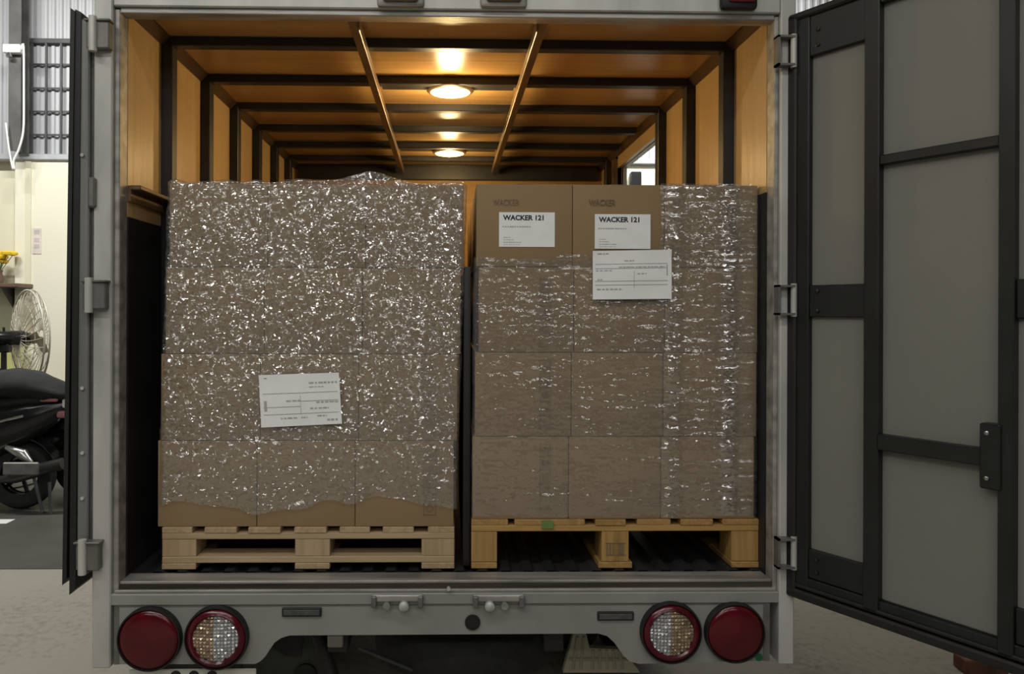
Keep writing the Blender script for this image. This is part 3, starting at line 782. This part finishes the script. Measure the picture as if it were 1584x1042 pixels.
# right door, swung out towards the photographer
H = P(1226, 918, -.04); zdb = H.z
E = PZ(1584, 1042, zdb)
dd = Vector((E.x - H.x, E.y - H.y, 0)).normalized(); nn = Vector((dd.y, -dd.x, 0))
if nn.y > 0: nn = -nn
if nn.x > 0: nn = Vector((-abs(nn.x), nn.y, 0))
def U(px):
    d = ray(px, 482); r_ = Vector((d[0], d[1])); o_ = Vector((0, -CAMD))
    # o + t r = H + u dd
    A = Matrix(((r_.x, -dd.x), (r_.y, -dd.y))); s_ = A.inverted() @ Vector((H.x - o_.x, H.y - o_.y))
    return s_.y
def UZ(px, py):
    u = U(px); p = H + dd * u; d = ray(px, py); t = (p.y + CAMD) / d[1]
    return CAMZ + d[2] * t
def dw(v): return H + dd * v.x + nn * v.y + Vector((0, 0, v.z - H.z))
def dbox(u0, u1, v0, v1, z0, z1, bev=.003):
    return MB().box(u0, u1, v0, v1, z0, z1, bev).xf(dw)
u1, u2, u3, u4, u5 = U(1250), U(1337), U(1360), U(1545), U(1570)
u6 = 1.0; u7 = 1.07
ztop = UZ(1250, 18)
za0, za1 = UZ(1250, 87), ztop - .03
zm1, zm0 = UZ(1250, 441), UZ(1250, 490)
zl1 = UZ(1250, 849)
zq1, zq0 = UZ(1360, 240), UZ(1360, 255)
zr1, zr0 = UZ(1360, 671), UZ(1360, 695)
zpb = UZ(1360, 928)
rd = dbox(-.005, u7, -.045, -.030, zdb + .015, ztop - .01).build('rear_door', M['alu'], T)
tag(rd, 'right rear door swung wide open, grey panels in a black frame')
D = M['door_black']
for (a, b_, v1) in ((0.0, u1, .0), (u2, u3, .006), (u4, u5, .006), (u6, u7, .0)):
    dbox(a, b_, -.030, v1, zdb + .03, ztop - .01).build('door_stile', D, rd)
dbox(u3, u4, -.030, .0, ztop - .05, ztop - .01).build('door_rail', D, rd)
dbox(0, u7, -.032, -.004, zdb + .025, zpb - .005).build('door_rail', D, rd)
dbox(u3, u4, -.030, .002, zq0, zq1).build('door_rail', D, rd)
dbox(u3, u4, -.030, .010, zr0, zr1).build('door_rail', D, rd)
for (a, b_) in ((u1, u2), (u5, u6)):
    dbox(a, b_, -.030, -.004, za0, ztop - .012).build('door_plate', D, rd)
    dbox(a, b_, -.030, -.006, zm0, zm1).build('door_plate', D, rd)
    dbox(a, b_, -.030, -.006, zpb - .002, zl1).build('door_plate', D, rd)
    for (z0, z1) in ((zm1, za0), (zl1, zm0)):
        dbox(a, b_, -.030, -.022, z0, z1, 0).build('door_panel', M['door_panel'], rd)
    for zz in (zm0 + .02, zm1 - .02, zl1 - .03, zl1 - .07, za0 + .03, za0 + .08):
        MB().lathe([(.007, 0), (.007, .005), (.003, .007)], (0, 0, 0), 'Y', 10).xf(lambda v, a=a, zz=zz: dw(Vector((a + .03 + v.x, -.005 + v.y, zz + v.z)))).build('bolt', D, rd, 40)
for (z0, z1) in ((zq1, ztop - .05), (zr1, zq0), (zpb, zr0)):
    dbox(u3, u4, -.030, -.022, z0, z1, 0).build('door_panel', M['door_panel'], rd)
zk1, zk0 = UZ(1530, 654), UZ(1530, 755)
lk_ = dbox(u4 - .040, u4 + .01, -.024, .016, zk0, zk1, .004).build('latch_plate', D, rd)
for zz in (zk1 - .025, zk0 + .03):
    MB().lathe([(.006, 0), (.006, .006), (.002, .008)], (0, 0, 0), 'Y', 10).xf(lambda v, zz=zz: dw(Vector((u4 - .02 + v.x, .016 + v.y, zz + v.z)))).build('latch_bolt', M['chrome'], lk_, 40)
# rubber lips round the edge
dbox(-.022, .012, -.046, .010, zdb + .0, ztop + .005, .006).build('gasket', M['rubber'], rd)
dbox(-.02, u7, -.046, .012, zdb - .008, zdb + .022, .006).build('gasket', M['rubber'], rd)
dbox(-.01, u7, -.030, .006, zdb + .028, zdb + .040, .003).build('gasket', M['rubber'], rd)
dbox(-.02, u7, -.046, .010, ztop - .015, ztop + .008, .006).build('gasket', M['rubber'], rd)
dbox(u7, u7 + .02, -.046, .010, zdb, ztop, .006).build('gasket', M['rubber'], rd)

# underbody
GR = .36
for s_ in (-1, 1):
    for dx in (0, .23):
        cx = s_ * (.60 + dx * 1.0)
        ty = MB().lathe([(.19, -.08), (.28, -.095), (.34, -.085), (GR, -.06), (GR, .06), (.34, .085), (.28, .095), (.19, .08)], (cx, 1.15, GR), 'X', 40, False).build('road_wheel', M['tyre'], T, 40)
        MB().lathe([(.20, -.06), (.18, -.02), (.05, -.01), (.05, .01), (.18, .02), (.20, .06)], (cx, 1.15, GR), 'X', 32).build('wheel_rim', M['chassis'], ty, 40)
    MB().box(s_ * .38 - .035, s_ * .38 + .035, .12, YB, ZB - .30, ZB - .12, .004).build('chassis_rail', M['chassis'], T)
MB().tube([(-.75, 1.15, GR), (-.2, 1.15, GR), (0, 1.15, GR), (.2, 1.15, GR), (.75, 1.15, GR)], .06, 14, radii=[.05, .06, .17, .06, .05]).build('rear_axle', M['chassis'], T, 50)
MB().lathe([(.12, -.09), (.28, -.10), (.34, -.08), (GR, -.05), (GR, .05), (.34, .08), (.28, .10), (.12, .09)], (P(720, 1000, .55).x, .50, ZB - .36), 'Z', 44).build('spare_wheel', M['tyre'], T, 40)
MB().tube([(-.39, .35, ZB - .22), (.39, .35, ZB - .22)], .035, 10).build('cross_member', M['chassis'], T)
a, b_ = P(553, 1001, .14), P(655, 1043, .22)
MB().tube([a, b_], .006, 8).build('tow_rod', M['grille'], T)
c = P(519, 991, .10)
MB().box(c.x - .027, c.x + .027, .09, .13, c.z - .02, c.z + .025, .004).build('chassis_bracket', M['alu_dirty'], T)
# mud flaps
fa = [P(q[0], q[1], .45) for q in ((380, 975), (497, 975), (505, 1060), (370, 1060))]
fl = MB().prism([(p.x, p.z) for p in fa], .45, .462).build('mud_flap', M['flap'], T)
c = P(473, 1043, .44); MB().lathe([(.045, 0), (.045, -.012), (.02, -.02)], c, 'Y', 20).build('flap_bolt', M['rubber'], fl, 40)
fa = [P(q[0], q[1], .40) for q in ((396, 975), (468, 975), (466, 1016), (440, 1014), (418, 1000))]
MB().prism([(p.x, p.z) for p in fa], .40, .412).build('flap_bracket', M['chassis'], fl)
MB().tube([P(490, 980, .3), P(500, 1008, .3), P(515, 1060, .3)], .03, 10, radii=[.02, .03, .035]).build('exhaust_hose', M['chassis'], T, 60)
# pale ribbed piece at the right
gy = .42
g = [P(q[0], q[1], gy) for q in ((889, 972), (905, 972), (912, 1002), (962, 1004), (990, 1040), (871, 1040))]
gg = MB().prism([(p.x, p.z) for p in g], gy, gy + .03).build('pale_ribbed_piece', M['pale_ribbed'], T)
for px in (893, 903, 918, 928, 938, 948, 958):
    t_, b__ = P(px, 1005 if px > 910 else 984, gy - .002), P(px + (px - 930) * .18, 1034, gy - .002)
    MB().tube([t_, b__], .006, 6).build('pale_rib', M['pale_ribbed'], gg, 60)
t_, b__ = P(880, 1019, gy - .002), P(972, 1019, gy - .002)
MB().tube([t_, b__], .006, 6).build('pale_rib', M['pale_ribbed'], gg, 60)
# number plate hanging under the left end of the bumper
a, b_ = P(199, 1035, .0), P(396, 1035, .0)
pl = MB().box(a.x, b_.x, .0, .006, a.z - .13, a.z, .003).build('number_plate', M['plate'], T)
for px in (272, 300, 328):
    c = P(px, 1045, -.001); MB().lathe([(.018, 0), (.018, -.002)], c, 'Y', 20).build('plate_mark', M['rubber'], pl)
MB().box(a.x + .05, b_.x - .05, .006, .02, a.z - .03, z_bump + .02).build('plate_hanger', M['chassis'], pl)

# ------------------------------------------------------------------ pallets
YF = .10
def pallet(px0, px1, py_top, mx, my, mend, label, kind):
    x0, x1 = P(px0, 860, YF).x, P(px1, 860, YF).x
    ztop_ = P((px0 + px1) / 2, py_top, YF).z
    y0, y1 = YF, YF + 1.2
    t = thing('wooden_pallet', label, 'pallet', ((x0 + x1) / 2, (y0 + y1) / 2, ZB), 'loaded pallets in the truck')
    h = ztop_ - ZB; w_ = x1 - x0
    th = .021
    # deck boards run lengthwise (their ends show), gaps between
    if kind == 'pale':
        cuts = [(250, 297), (316, 366), (384, 434), (455, 505), (525, 572), (592, 640), (662, 703)]
    else:
        cuts = [(729, 786), (796, 905), (921, 968), (986, 1038), (1053, 1103), (1118, 1176)]
    for a, b_ in cuts:
        xa, xb = P(a, 815, YF).x, P(b_, 815, YF).x
        xa, xb = max(x0, xa), min(x1, xb)
        MB().box(xa, xb, y0 + random.uniform(-.004, .004), y1, ztop_ - th, ztop_ - .0005, .002).build('deck_board', my, t)
    for yy in (y0, (y0 + y1) / 2 - .05, y1 - .1):
        MB().box(x0, x1, yy + .002, yy + .1, ztop_ - 2 * th, ztop_ - th, .002).build('stringer_board', mx, t)
    if kind == 'pale':
        xs = [(x0, P(303, 850, YF).x), (P(456, 850, YF).x, P(510, 850, YF).x), (P(652, 850, YF).x, x1)]
    else:
        xs = [(x0, P(769, 850, YF).x), (P(931, 850, YF).x, P(973, 850, YF).x), (P(1132, 850, YF).x, x1)]
    zb_ = ZB + (.044 if kind == 'pale' else .022)
    for yy in (y0 + .004, (y0 + y1) / 2 - .06, y1 - .125):
        for (a, b_) in xs:
            MB().box(a, b_, yy, yy + .12, zb_, ztop_ - 2 * th, .002).build('block', mend, t)
    for i, (a, b_) in enumerate(xs):
        e = .012 if kind != 'pale' and i == 1 else 0.0
        MB().box(a - e, b_ + e, y0, y1, ZB, ZB + .021, .002).build('runner_board', my, t)
    if kind == 'pale':
        for yy in (y0, y1 - .1):
            MB().box(x0, x1, yy + .003, yy + .1, ZB + .0215, ZB + .0435, .002).build('bottom_board', mx, t)
    else:
        c0, c1 = P(838, 805, YF - .003), P(856, 817, YF - .003)
        MB().box(c0.x, c1.x, YF - .0065, YF - .003, c1.z, c0.z).build('green_mark', M['green_paint'], t)
        zc0, zc1 = P(950, 857, YF - .002), P(950, 842, YF - .002)
        xa, xb = P(937, 850, YF).x, P(968, 850, YF).x
        st = MB()
        for f0, f1 in ((.05, .10), (.18, .28), (.36, .42), (.62, .68), (.72, .92)):
            st.box(xa + (xb - xa) * f0, xa + (xb - xa) * f1, YF + .0015, YF + .0045, zc0.z, zc1.z)
        st.box(xa, xb, YF + .0015, YF + .0045, zc0.z - .005, zc0.z - .003).box(xa, xb, YF + .0015, YF + .0045, zc1.z + .003, zc1.z + .005)
        st.build('burnt_stamp', M['spruce_y'] if False else M['print'], t)
    return x0, x1, ztop_
LX0, LX1, LZ0 = pallet(250, 703, 815, M['pine'], M['pine_y'], M['pine_end'], 'pale pine pallet under the left wrapped load of cartons', 'pale')
RX0, RX1, RZ0 = pallet(729, 1176, 803, M['spruce'], M['spruce_y'], M['spruce_end'], 'yellowish wooden pallet with stamped centre block under the right load', 'yellow')

# ------------------------------------------------------------------ cartons
def carton_mesh(w_, h, d):
    mb = MB(); bm = mb.bm
    r = bmesh.ops.create_grid(bm, x_segments=1, y_segments=1, size=.5)
    bmesh.ops.delete(bm, geom=bm.verts[:], context='VERTS')
    mb.box(-w_ / 2, w_ / 2, 0, d, 0, h, .0022, 2)
    # a slight belly on the front board
    return mb.mesh('carton_body', M['carton'], 40)
rown = ['top row', 'second row down', 'third row down', 'bottom row']
def load(side, rows_py, rows_px, cols_fr, y0, group):
    res = {}
    for r in range(4):
        pl_, pr_ = rows_px[r]
        pm = (pl_ + pr_) / 2
        zt_, zb_ = P(pm, rows_py[r], y0).z, P(pm, rows_py[r + 1], y0).z
        xs = [P(pl_ + (pr_ - pl_) * f, 500, y0).x for f in cols_fr]
        for c_ in range(3):
            w_ = xs[c_ + 1] - xs[c_] - .002; h = zt_ - zb_ - .0016; d = .585
            me = carton_mesh(w_, h, d)
            tp = MB().box(-.03, .03, -.001, d * .999, h + .0, h + .0006).mesh('tape', M['tape'])
            cn = ['left column', 'middle column', 'right column'][c_]
            for back in (0, 1):
                o = bpy.data.objects.new('carton', me); C.objects.link(o)
                jy = random.uniform(0, .005)
                o.location = ((xs[c_] + xs[c_ + 1]) / 2, y0 + jy + back * .595, zb_ + .0005)
                if back:
                    tag(o, 'brown carton in the back half of the %s load, %s, %s' % (side, rown[r], cn), 'carton', 'back cartons of the %s load' % side)
                else:
                    tag(o, 'brown cardboard carton under film, %s load, %s, %s' % (side, rown[r], cn), 'carton', group)
                t_ = bpy.data.objects.new('tape', tp); C.objects.link(t_); t_.parent = o
                if not back: res[(r, c_)] = o
    return res
LPY = [284, 413, 547, 681, 814.5]; RPY = [285, 413, 545, 675, 802.5]
LPX = [(261, 717), (255, 713), (249, 708), (244, 703)]; RPX = [(736, 1172), (740, 1172), (735, 1171), (731, 1168)]
YL, YR = .105, .105
LC = load('left', LPY, LPX, (0, .335, .667, 1), YL, 'cartons of the left load')
RC = load('right', RPY, RPX, (0, .342, .668, 1), YR, 'cartons of the right load')
for o in RC.values(): pass
# labels and print on the cartons
def label_on(o, pa, pb, y, tsz):
    a, b_ = P(pa[0], pa[1], y), P(pb[0], pb[1], y)
    lb = MB().box(a.x, b_.x, y - .0012, y, b_.z, a.z).build('product_label', M['paper'], o)
    W, Hh = b_.x - a.x, a.z - b_.z
    text_part('WACKER 121', a.x + W * .07, y - .0013, a.z - Hh * .235, W * .73, Hh * .155, M['ink'], 'lettering', lb, .04)
    ln_ = MB()
    for (fx, fw, fz, fh) in ((.06, .52, .40, .035), (.08, .14, .72, .018), (.08, .19, .79, .018), (.08, .32, .86, .022), (.08, .30, .93, .012)):
        n_ = max(3, int(fw * 24)); x = a.x + W * fx
        for k in range(n_):
            ww = W * fw / n_
            ln_.box(x, x + ww * random.uniform(.6, 1.0), y - .0016, y - .0012, a.z - Hh * (fz + fh), a.z - Hh * fz); x += ww
    ln_.build('fine_print', M['faint_ink'], lb)
yl = YR - .0005
label_on(RC[(0, 0)], (772, 328), (858, 382), yl, 1)
label_on(RC[(0, 1)], (920, 331), (1006, 385), yl, 1)
for (r, c_), (a, b_) in {(0, 0): ((762, 308), (803, 318)), (0, 1): ((911, 308), (952, 318))}.items():
    p, q = P(a[0], a[1], yl), P(b_[0], b_[1], yl)
    text_part('WACKER', p.x, yl, q.z, q.x - p.x, p.z - q.z, M['print'], 'carton_print', RC[(r, c_)], .01)
def side_print(o, px0, px1, py0, py1, y, ring=True):
    a, b_ = P(px0, py0, y), P(px1, py1, y)
    mb = MB(); e = .0016
    mb.box(a.x, b_.x, y - .0006, y, a.z - e, a.z).box(a.x, b_.x, y - .0006, y, b_.z, b_.z + e).box(a.x, a.x + e, y - .0006, y, b_.z, a.z).box(b_.x - e, b_.x, y - .0006, y, b_.z, a.z)
    W, Hh = b_.x - a.x, a.z - b_.z
    for i in range(1, 5):
        z = b_.z + Hh * i / 5
        mb.box(a.x, b_.x, y - .0006, y, z - e / 2, z + e / 2)
    for i in range(1, 5):
        z0 = b_.z + Hh * (i + .18) / 5
        for k in range(3):
            x = a.x + W * (.2 + .25 * k)
            mb.box(x, x + W * .13, y - .0006, y, z0, z0 + Hh * .12 * random.uniform(.6, 1))
    mb.build('carton_print', M['print'], o)
    if ring:
        c = Vector(((a.x + b_.x) / 2, y, b_.z + Hh * .1))
        MB().lathe([(W * .30, 0), (W * .30, -.0006), (W * .20, -.0006), (W * .20, 0)], c, 'Y', 20, False).build('ring_print', M['print'], o)
side_print(LC[(3, 2)], 655, 674, 690, 796, YL - .0004)
side_print(LC[(2, 2)], 652, 672, 556, 662, YL - .0004)
for r, (p0, p1) in {1: (430, 536), 2: (556, 662), 3: (686, 786)}.items():
    side_print(RC[(r, 0)], 835, 851, p0, p1, YR - .0004, False)

# black foam board standing in the gap between the loads
a, b_ = P(716, 414, .13), P(732, 870, .13)
fb = thing('foam_board', 'black padded board standing upright in the gap between both loads', 'board', ((a.x + b_.x) / 2, .6, ZB))
fm = MB().box(a.x + .004, b_.x - .013, .125, 1.15, ZB, a.z, .008, 2).build('board', M['foam'], fb, 40)
MB().box(a.x + .002, b_.x - .011, .118, .145, ZB + .002, a.z + .004, .006, 2).build('edge_binding', M['rubber'], fb, 40)

# ------------------------------------------------------------------ stretch film
def vnoise(u, v, fu, fv, seed):          # smooth value noise sampled at arrays u, v
    g = np.random.default_rng(seed)
    U_, V_ = u * fu, v * fv
    iu, iv = np.floor(U_).astype(int), np.floor(V_).astype(int)
    tab = g.uniform(-1, 1, (512, 512))
    fu_, fv_ = U_ - iu, V_ - iv
    s = lambda t: t * t * t * (t * (6 * t - 15) + 10)
    a, b = s(fu_), s(fv_)
    T_ = lambda i, j: tab[i % 512, j % 512]
    return ((T_(iu, iv) * (1 - a) + T_(iu + 1, iv) * a) * (1 - b) + (T_(iu, iv + 1) * (1 - a) + T_(iu + 1, iv + 1) * a) * b)

def film(name, label, m, xl, xr, y0, y1, z0, z1, style, keep, shear=0.0, topfun=None, cap=True):
    rc = .016
    step_f, step_s = .0042, .03
    pts = []                              # (x, y, nx, ny, s)
    s = 0.0
    def seg(p, q, step, nx, ny):
        nonlocal s
        L = math.hypot(q[0] - p[0], q[1] - p[1]); k = max(2, int(L / step))
        for i in range(k):
            t = i / k; pts.append((p[0] + (q[0] - p[0]) * t, p[1] + (q[1] - p[1]) * t, nx, ny, s + L * t))
        s += L
    def arc(cx, cy, a0, a1, k):
        nonlocal s
        for i in range(k):
            t = a0 + (a1 - a0) * i / k; pts.append((cx + rc * math.cos(t), cy + rc * math.sin(t), math.cos(t), math.sin(t), s + rc * abs(a1 - a0) * i / k))
        s += rc * abs(a1 - a0)
    seg((xl + rc, y0), (xr - rc, y0), step_f, 0, -1); arc(xr - rc, y0 + rc, -PI / 2, 0, 7)
    seg((xr, y0 + rc), (xr, y1 - rc), step_s, 1, 0); arc(xr - rc, y1 - rc, 0, PI / 2, 4)
    seg((xr - rc, y1), (xl + rc, y1), step_s, 0, 1); arc(xl + rc, y1 - rc, PI / 2, PI, 4)
    seg((xl, y1 - rc), (xl, y0 + rc), step_s, -1, 0); arc(xl + rc, y0 + rc, PI, 1.5 * PI, 7)
    A = np.array(pts); n = len(A)
    nz = int((z1 - z0) / .0042)
    zz = np.linspace(z0, z1, nz)
    S, Z = np.meshgrid(A[:, 4], zz)
    if style == 'crinkle':
        lo = vnoise(S, Z, 9, 12, 1) * .0022 + vnoise(S, Z, 26, 34, 2) * .0014
        an = vnoise(S + .25 * Z, Z, 30, 95, 3) * .0007
        hi = vnoise(S, Z, 75, 100, 4) * .0007 + vnoise(S - .4 * Z, Z + .2 * S, 60, 130, 8) * .0005
        amp = .55 + .6 * (vnoise(S, Z, 4, 5, 5) * .5 + .5)
        D_ = lo + (an + hi) * amp
    else:
        lo = vnoise(S, Z, 5, 16, 11) * .0018
        st = vnoise(S + .06 * Z, Z, 7, 95, 12) * .0012 + vnoise(S - .1 * Z, Z + .05 * S, 14, 130, 13) * .0007
        hi = vnoise(S, Z, 70, 100, 14) * .0006
        xf_ = np.clip((A[:, 0] - xl) / (xr - xl), 0, 1)[None, :]
        D_ = lo + st * (.45 + .9 * xf_ ** 1.5) + hi * (1.0 - .35 * xf_)
        # two folded bands of gathered film near the right-hand corner
        for cx, wd in ((.70, .028), (.90, .026)):
            D_ = D_ + np.exp(-((xf_ - cx) / wd) ** 4) * (.003 + .0026 * vnoise(S, Z, 10, 62, 21) + .0012 * vnoise(S, Z, 16, 110, 22))
        # (fold amplitude only where the front face is)
    D_ = D_ + .0065
    X = A[:, 0][None, :] + A[:, 2][None, :] * D_ + shear * (Z - z0)
    Y = A[:, 1][None, :] + A[:, 3][None, :] * D_
    ZZ = Z.copy()
    if topfun is not None:
        fr = np.clip((Z - (z1 - .05)) / .05, 0, 1)
        ZZ = ZZ + fr * topfun(X, Y)
    V = np.stack([X, Y, ZZ], -1).reshape(-1, 3)
    hz_, fx_ = (Z - z0) / (z1 - z0), np.clip((A[:, 0] - xl) / (xr - xl), 0, 1)[None, :] + 0 * Z
    if style == 'crinkle':
        LY = 1.0 + 0 * Z
        CR = (.55 + .5 * np.clip(hz_ * 1.8, 0, 1)) * (1.05 - .15 * fx_)
    else:
        g_ = lambda c, w_: np.exp(-((fx_ - c) / w_) ** 2)
        CR = .40 + .28 * g_(.70, .035) + .22 * g_(.90, .03) + .30 * g_(.80, .07)
        LY = 1.0 + 1.1 * g_(.70, .035) + 2.2 * g_(.90, .03) + .3 * g_(.80, .06)
    CR = CR.reshape(-1); LY = LY.reshape(-1)
    faces = []
    K = keep(X, ZZ, Y)
    ii, jj = np.meshgrid(np.arange(nz - 1), np.arange(n), indexing='ij')
    j2 = (jj + 1) % n
    ok = K[ii, jj] & K[ii + 1, jj] & K[ii, j2] & K[ii + 1, j2]
    q = np.stack([ii * n + jj, ii * n + j2, (ii + 1) * n + j2, (ii + 1) * n + jj], -1)[ok]
    faces = q
    if cap:
        base = (nz - 1) * n; cx, cy = (xl + xr) / 2, (y0 + y1) / 2
        ring0 = V[base:base + n]
        prev = np.arange(base, base + n)
        add, fadd = [], []
        nv = len(V)
        for t in (.015, .04, .08, .14, .22, .35, .55, .8, .97):
            R_ = ring0.copy()
            R_[:, 0] = ring0[:, 0] + (cx - ring0[:, 0]) * t; R_[:, 1] = ring0[:, 1] + (cy - ring0[:, 1]) * t
            bmp = ring0[:, 2] - z1
            R_[:, 2] = z1 + bmp * max(0, 1 - t * 3) + .004 + .006 * vnoise(R_[:, 0], R_[:, 1], 18, 18, 33)
            cur = np.arange(nv, nv + n); nv += n
            add.append(R_)
            fadd.append(np.stack([prev, np.roll(prev, -1), np.roll(cur, -1), cur], -1)); prev = cur
        V = np.concatenate([V] + add); faces = np.concatenate([faces] + fadd)
    CR = np.concatenate([CR, np.full(len(V) - len(CR), .9)])
    LY = np.concatenate([LY, np.ones(len(V) - len(LY))])
    used, inv = np.unique(faces, return_inverse=True)
    V = V[used]; CR = CR[used]; LY = LY[used]; faces = inv.reshape(-1, 4)
    me = bpy.data.meshes.new(name)
    me.vertices.add(len(V)); me.vertices.foreach_set('co', V.ravel())
    me.loops.add(faces.size); me.loops.foreach_set('vertex_index', faces.ravel().astype(np.int32))
    me.polygons.add(len(faces)); me.polygons.foreach_set('loop_start', np.arange(0, faces.size, 4, dtype=np.int32))
    me.update(calc_edges=True); me.attributes.new('crinkle', 'FLOAT', 'POINT').data.foreach_set('value', CR.astype(np.float32)); me.attributes.new('layers', 'FLOAT', 'POINT').data.foreach_set('value', LY.astype(np.float32)); me.validate(); me.shade_smooth(); me.materials.append(m)
    o = link(name, me); tag(o, label, 'stretch film', 'film round the pallet loads'); return o

zl_t, zl_b = P(480, 284, YL).z, P(480, 815, YL).z
xl0, xl1 = P(244, 800, YL).x, P(703, 800, YL).x
xt0 = P(261, 300, YL).x
def hem_l(X, Z, Y):
    h = zl_b + .115 - .06 * np.clip((X - xl0) / .35, 0, 1) + .035 * np.sin((X - xl0) * 9 + 1) + .02 * vnoise(X, Y, 14, 7, 51)
    h = zl_b + .075 + .02 * np.sin((X - xl0) * 7.5 + 2.2) + .018 * vnoise(X, Y, 12, 7, 51)
    return Z > h
xpk = P(575, 270, YL).x
def top_l(X, Y):
    return (.040 * np.exp(-((X - xpk) / .085) ** 2) + .010 * np.exp(-((X - xpk + .18) / .10) ** 2) - .002) * np.exp(-((Y - YL) / .5) ** 2) + .003 * vnoise(X, Y, 25, 25, 61)
film('stretch_film', 'crinkled clear stretch film wrapped round the left load of cartons', M['film_a'], xl0 - .001, xl1 + .001, YL, YL + 1.19, zl_b + .02, zl_t + .004, 'crinkle', hem_l,
     (xt0 - xl0) / (zl_t - zl_b), top_l, True)
zr_t, zr_b = P(950, 285, YR).z, P(950, 803, YR).z
xr0, xr1 = P(732, 800, YR).x, P(1170, 600, YR).x
xcut = P(1020, 340, YR).x; zcut = P(850, 402, YR).z
def hem_r(X, Z, Y):
    low = Z > zr_b + .012 + .008 * vnoise(X, Y, 10, 7, 71)
    edge = xcut + .006 * vnoise(Z, Z, 25, 25, 72)
    up = (Z < zcut + .03 * np.sin((X - xr0) * 5.0) * .5 + .01 * vnoise(X, Y, 9, 9, 73)) | (X > edge)
    return low & up
film('stretch_film', 'tight clear stretch film round the right load, leaving two top cartons bare', M['film_b'], xr0 - .001, xr1 + .001, YR, YR + 1.19, zr_b + .004, zr_t + .003, 'tight', hem_r, .006, None, False)

# ------------------------------------------------------------------ delivery sheets stuck on the film
def sheet(corners, y, label, lines, vbar, bars):
    pts = [P(a, b_, y) for a, b_ in corners]      # tl, tr, br, bl
    t = MB(); bm = t.bm; NX, NZ = 14, 9
    def at(u, v, dy=0.0):
        p = (pts[0].lerp(pts[1], u)).lerp(pts[3].lerp(pts[2], u), v)
        return Vector((p.x, y + dy + .0012 * math.sin(u * 7 + v * 3) + .0008 * math.sin(v * 9), p.z))
    gridf = [[bm.verts.new(at(i / NX, j / NZ)) for i in range(NX + 1)] for j in range(NZ + 1)]
    gridb = [[bm.verts.new(at(i / NX, j / NZ, .0012)) for i in range(NX + 1)] for j in range(NZ + 1)]
    for j in range(NZ):
        for i in range(NX):
            bm.faces.new((gridf[j][i], gridf[j][i + 1], gridf[j + 1][i + 1], gridf[j + 1][i]))
            bm.faces.new((gridb[j][i], gridb[j + 1][i], gridb[j + 1][i + 1], gridb[j][i + 1]))
    for i in range(NX):
        bm.faces.new((gridf[0][i], gridb[0][i], gridb[0][i + 1], gridf[0][i + 1])); bm.faces.new((gridf[NZ][i], gridf[NZ][i + 1], gridb[NZ][i + 1], gridb[NZ][i]))
    for j in range(NZ):
        bm.faces.new((gridf[j][0], gridf[j + 1][0], gridb[j + 1][0], gridb[j][0])); bm.faces.new((gridf[j][NX], gridb[j][NX], gridb[j + 1][NX], gridf[j + 1][NX]))
    o = t.build('delivery_sheet', M['paper'], None, 60)
    tag(o, label, 'label sheet', 'delivery sheets')
    def quad(mb, u0, u1, v0, v1):
        k = max(1, int((u1 - u0) * 10))
        for i in range(k):
            a, b_ = u0 + (u1 - u0) * i / k, u0 + (u1 - u0) * (i + 1) / k
            mb.bm.faces.new([mb.bm.verts.new(at(*q, -.0008)) for q in ((a, v0), (b_, v0), (b_, v1), (a, v1))])
    lb = MB()
    for (u0, u1, v) in lines: quad(lb, u0, u1, v, v + .013)
    quad(lb, vbar, vbar + .006, .42, .78)
    lb.build('ruled_lines', M['faint_ink'], o)
    tx = MB()
    for (u0, u1, v, h) in bars:
        u = u0
        while u < u1:
            ww = random.uniform(.02, .06); quad(tx, u, min(u1, u + ww), v, v + h); u += ww + random.uniform(.008, .018)
    tx.build('printed_rows', M['faint_ink'], o)['kind'] = 'stuff'
    return o
sheet([(400, 580), (524, 576), (529, 655), (404, 661)], YL - .016, 'white delivery sheet stuck on the film of the left load',
      [(.04, .97, .36), (.04, .5, .62), (.04, .97, .76), (.5, .97, .52)], .5,
      [(.62, .97, .165, .035), (.62, .80, .25, .02), (.33, .5, .50, .03), (.7, .97, .545, .03), (.62, .85, .66, .03), (.25, .45, .83, .03), (.5, .58, .83, .03), (.7, .82, .81, .03), (.05, .09, .50, .2), (.82, .96, .89, .04), (.06, .10, .06, .02)])
sheet([(917, 388), (1039, 386), (1039, 462), (917, 463)], YR - .020, 'white delivery sheet on the right load below the right product label',
      [(.03, .95, .36), (.03, .95, .62), (.03, .95, .70), (.03, .95, .27)], .52,
      [(.06, .2, .05, .025), (.4, .52, .20, .025), (.04, .24, .40, .02), (.33, .92, .33, .02), (.56, .68, .47, .02), (.06, .12, .585, .02), (.05, .38, .78, .03), (.935, .95, .30, .22)])
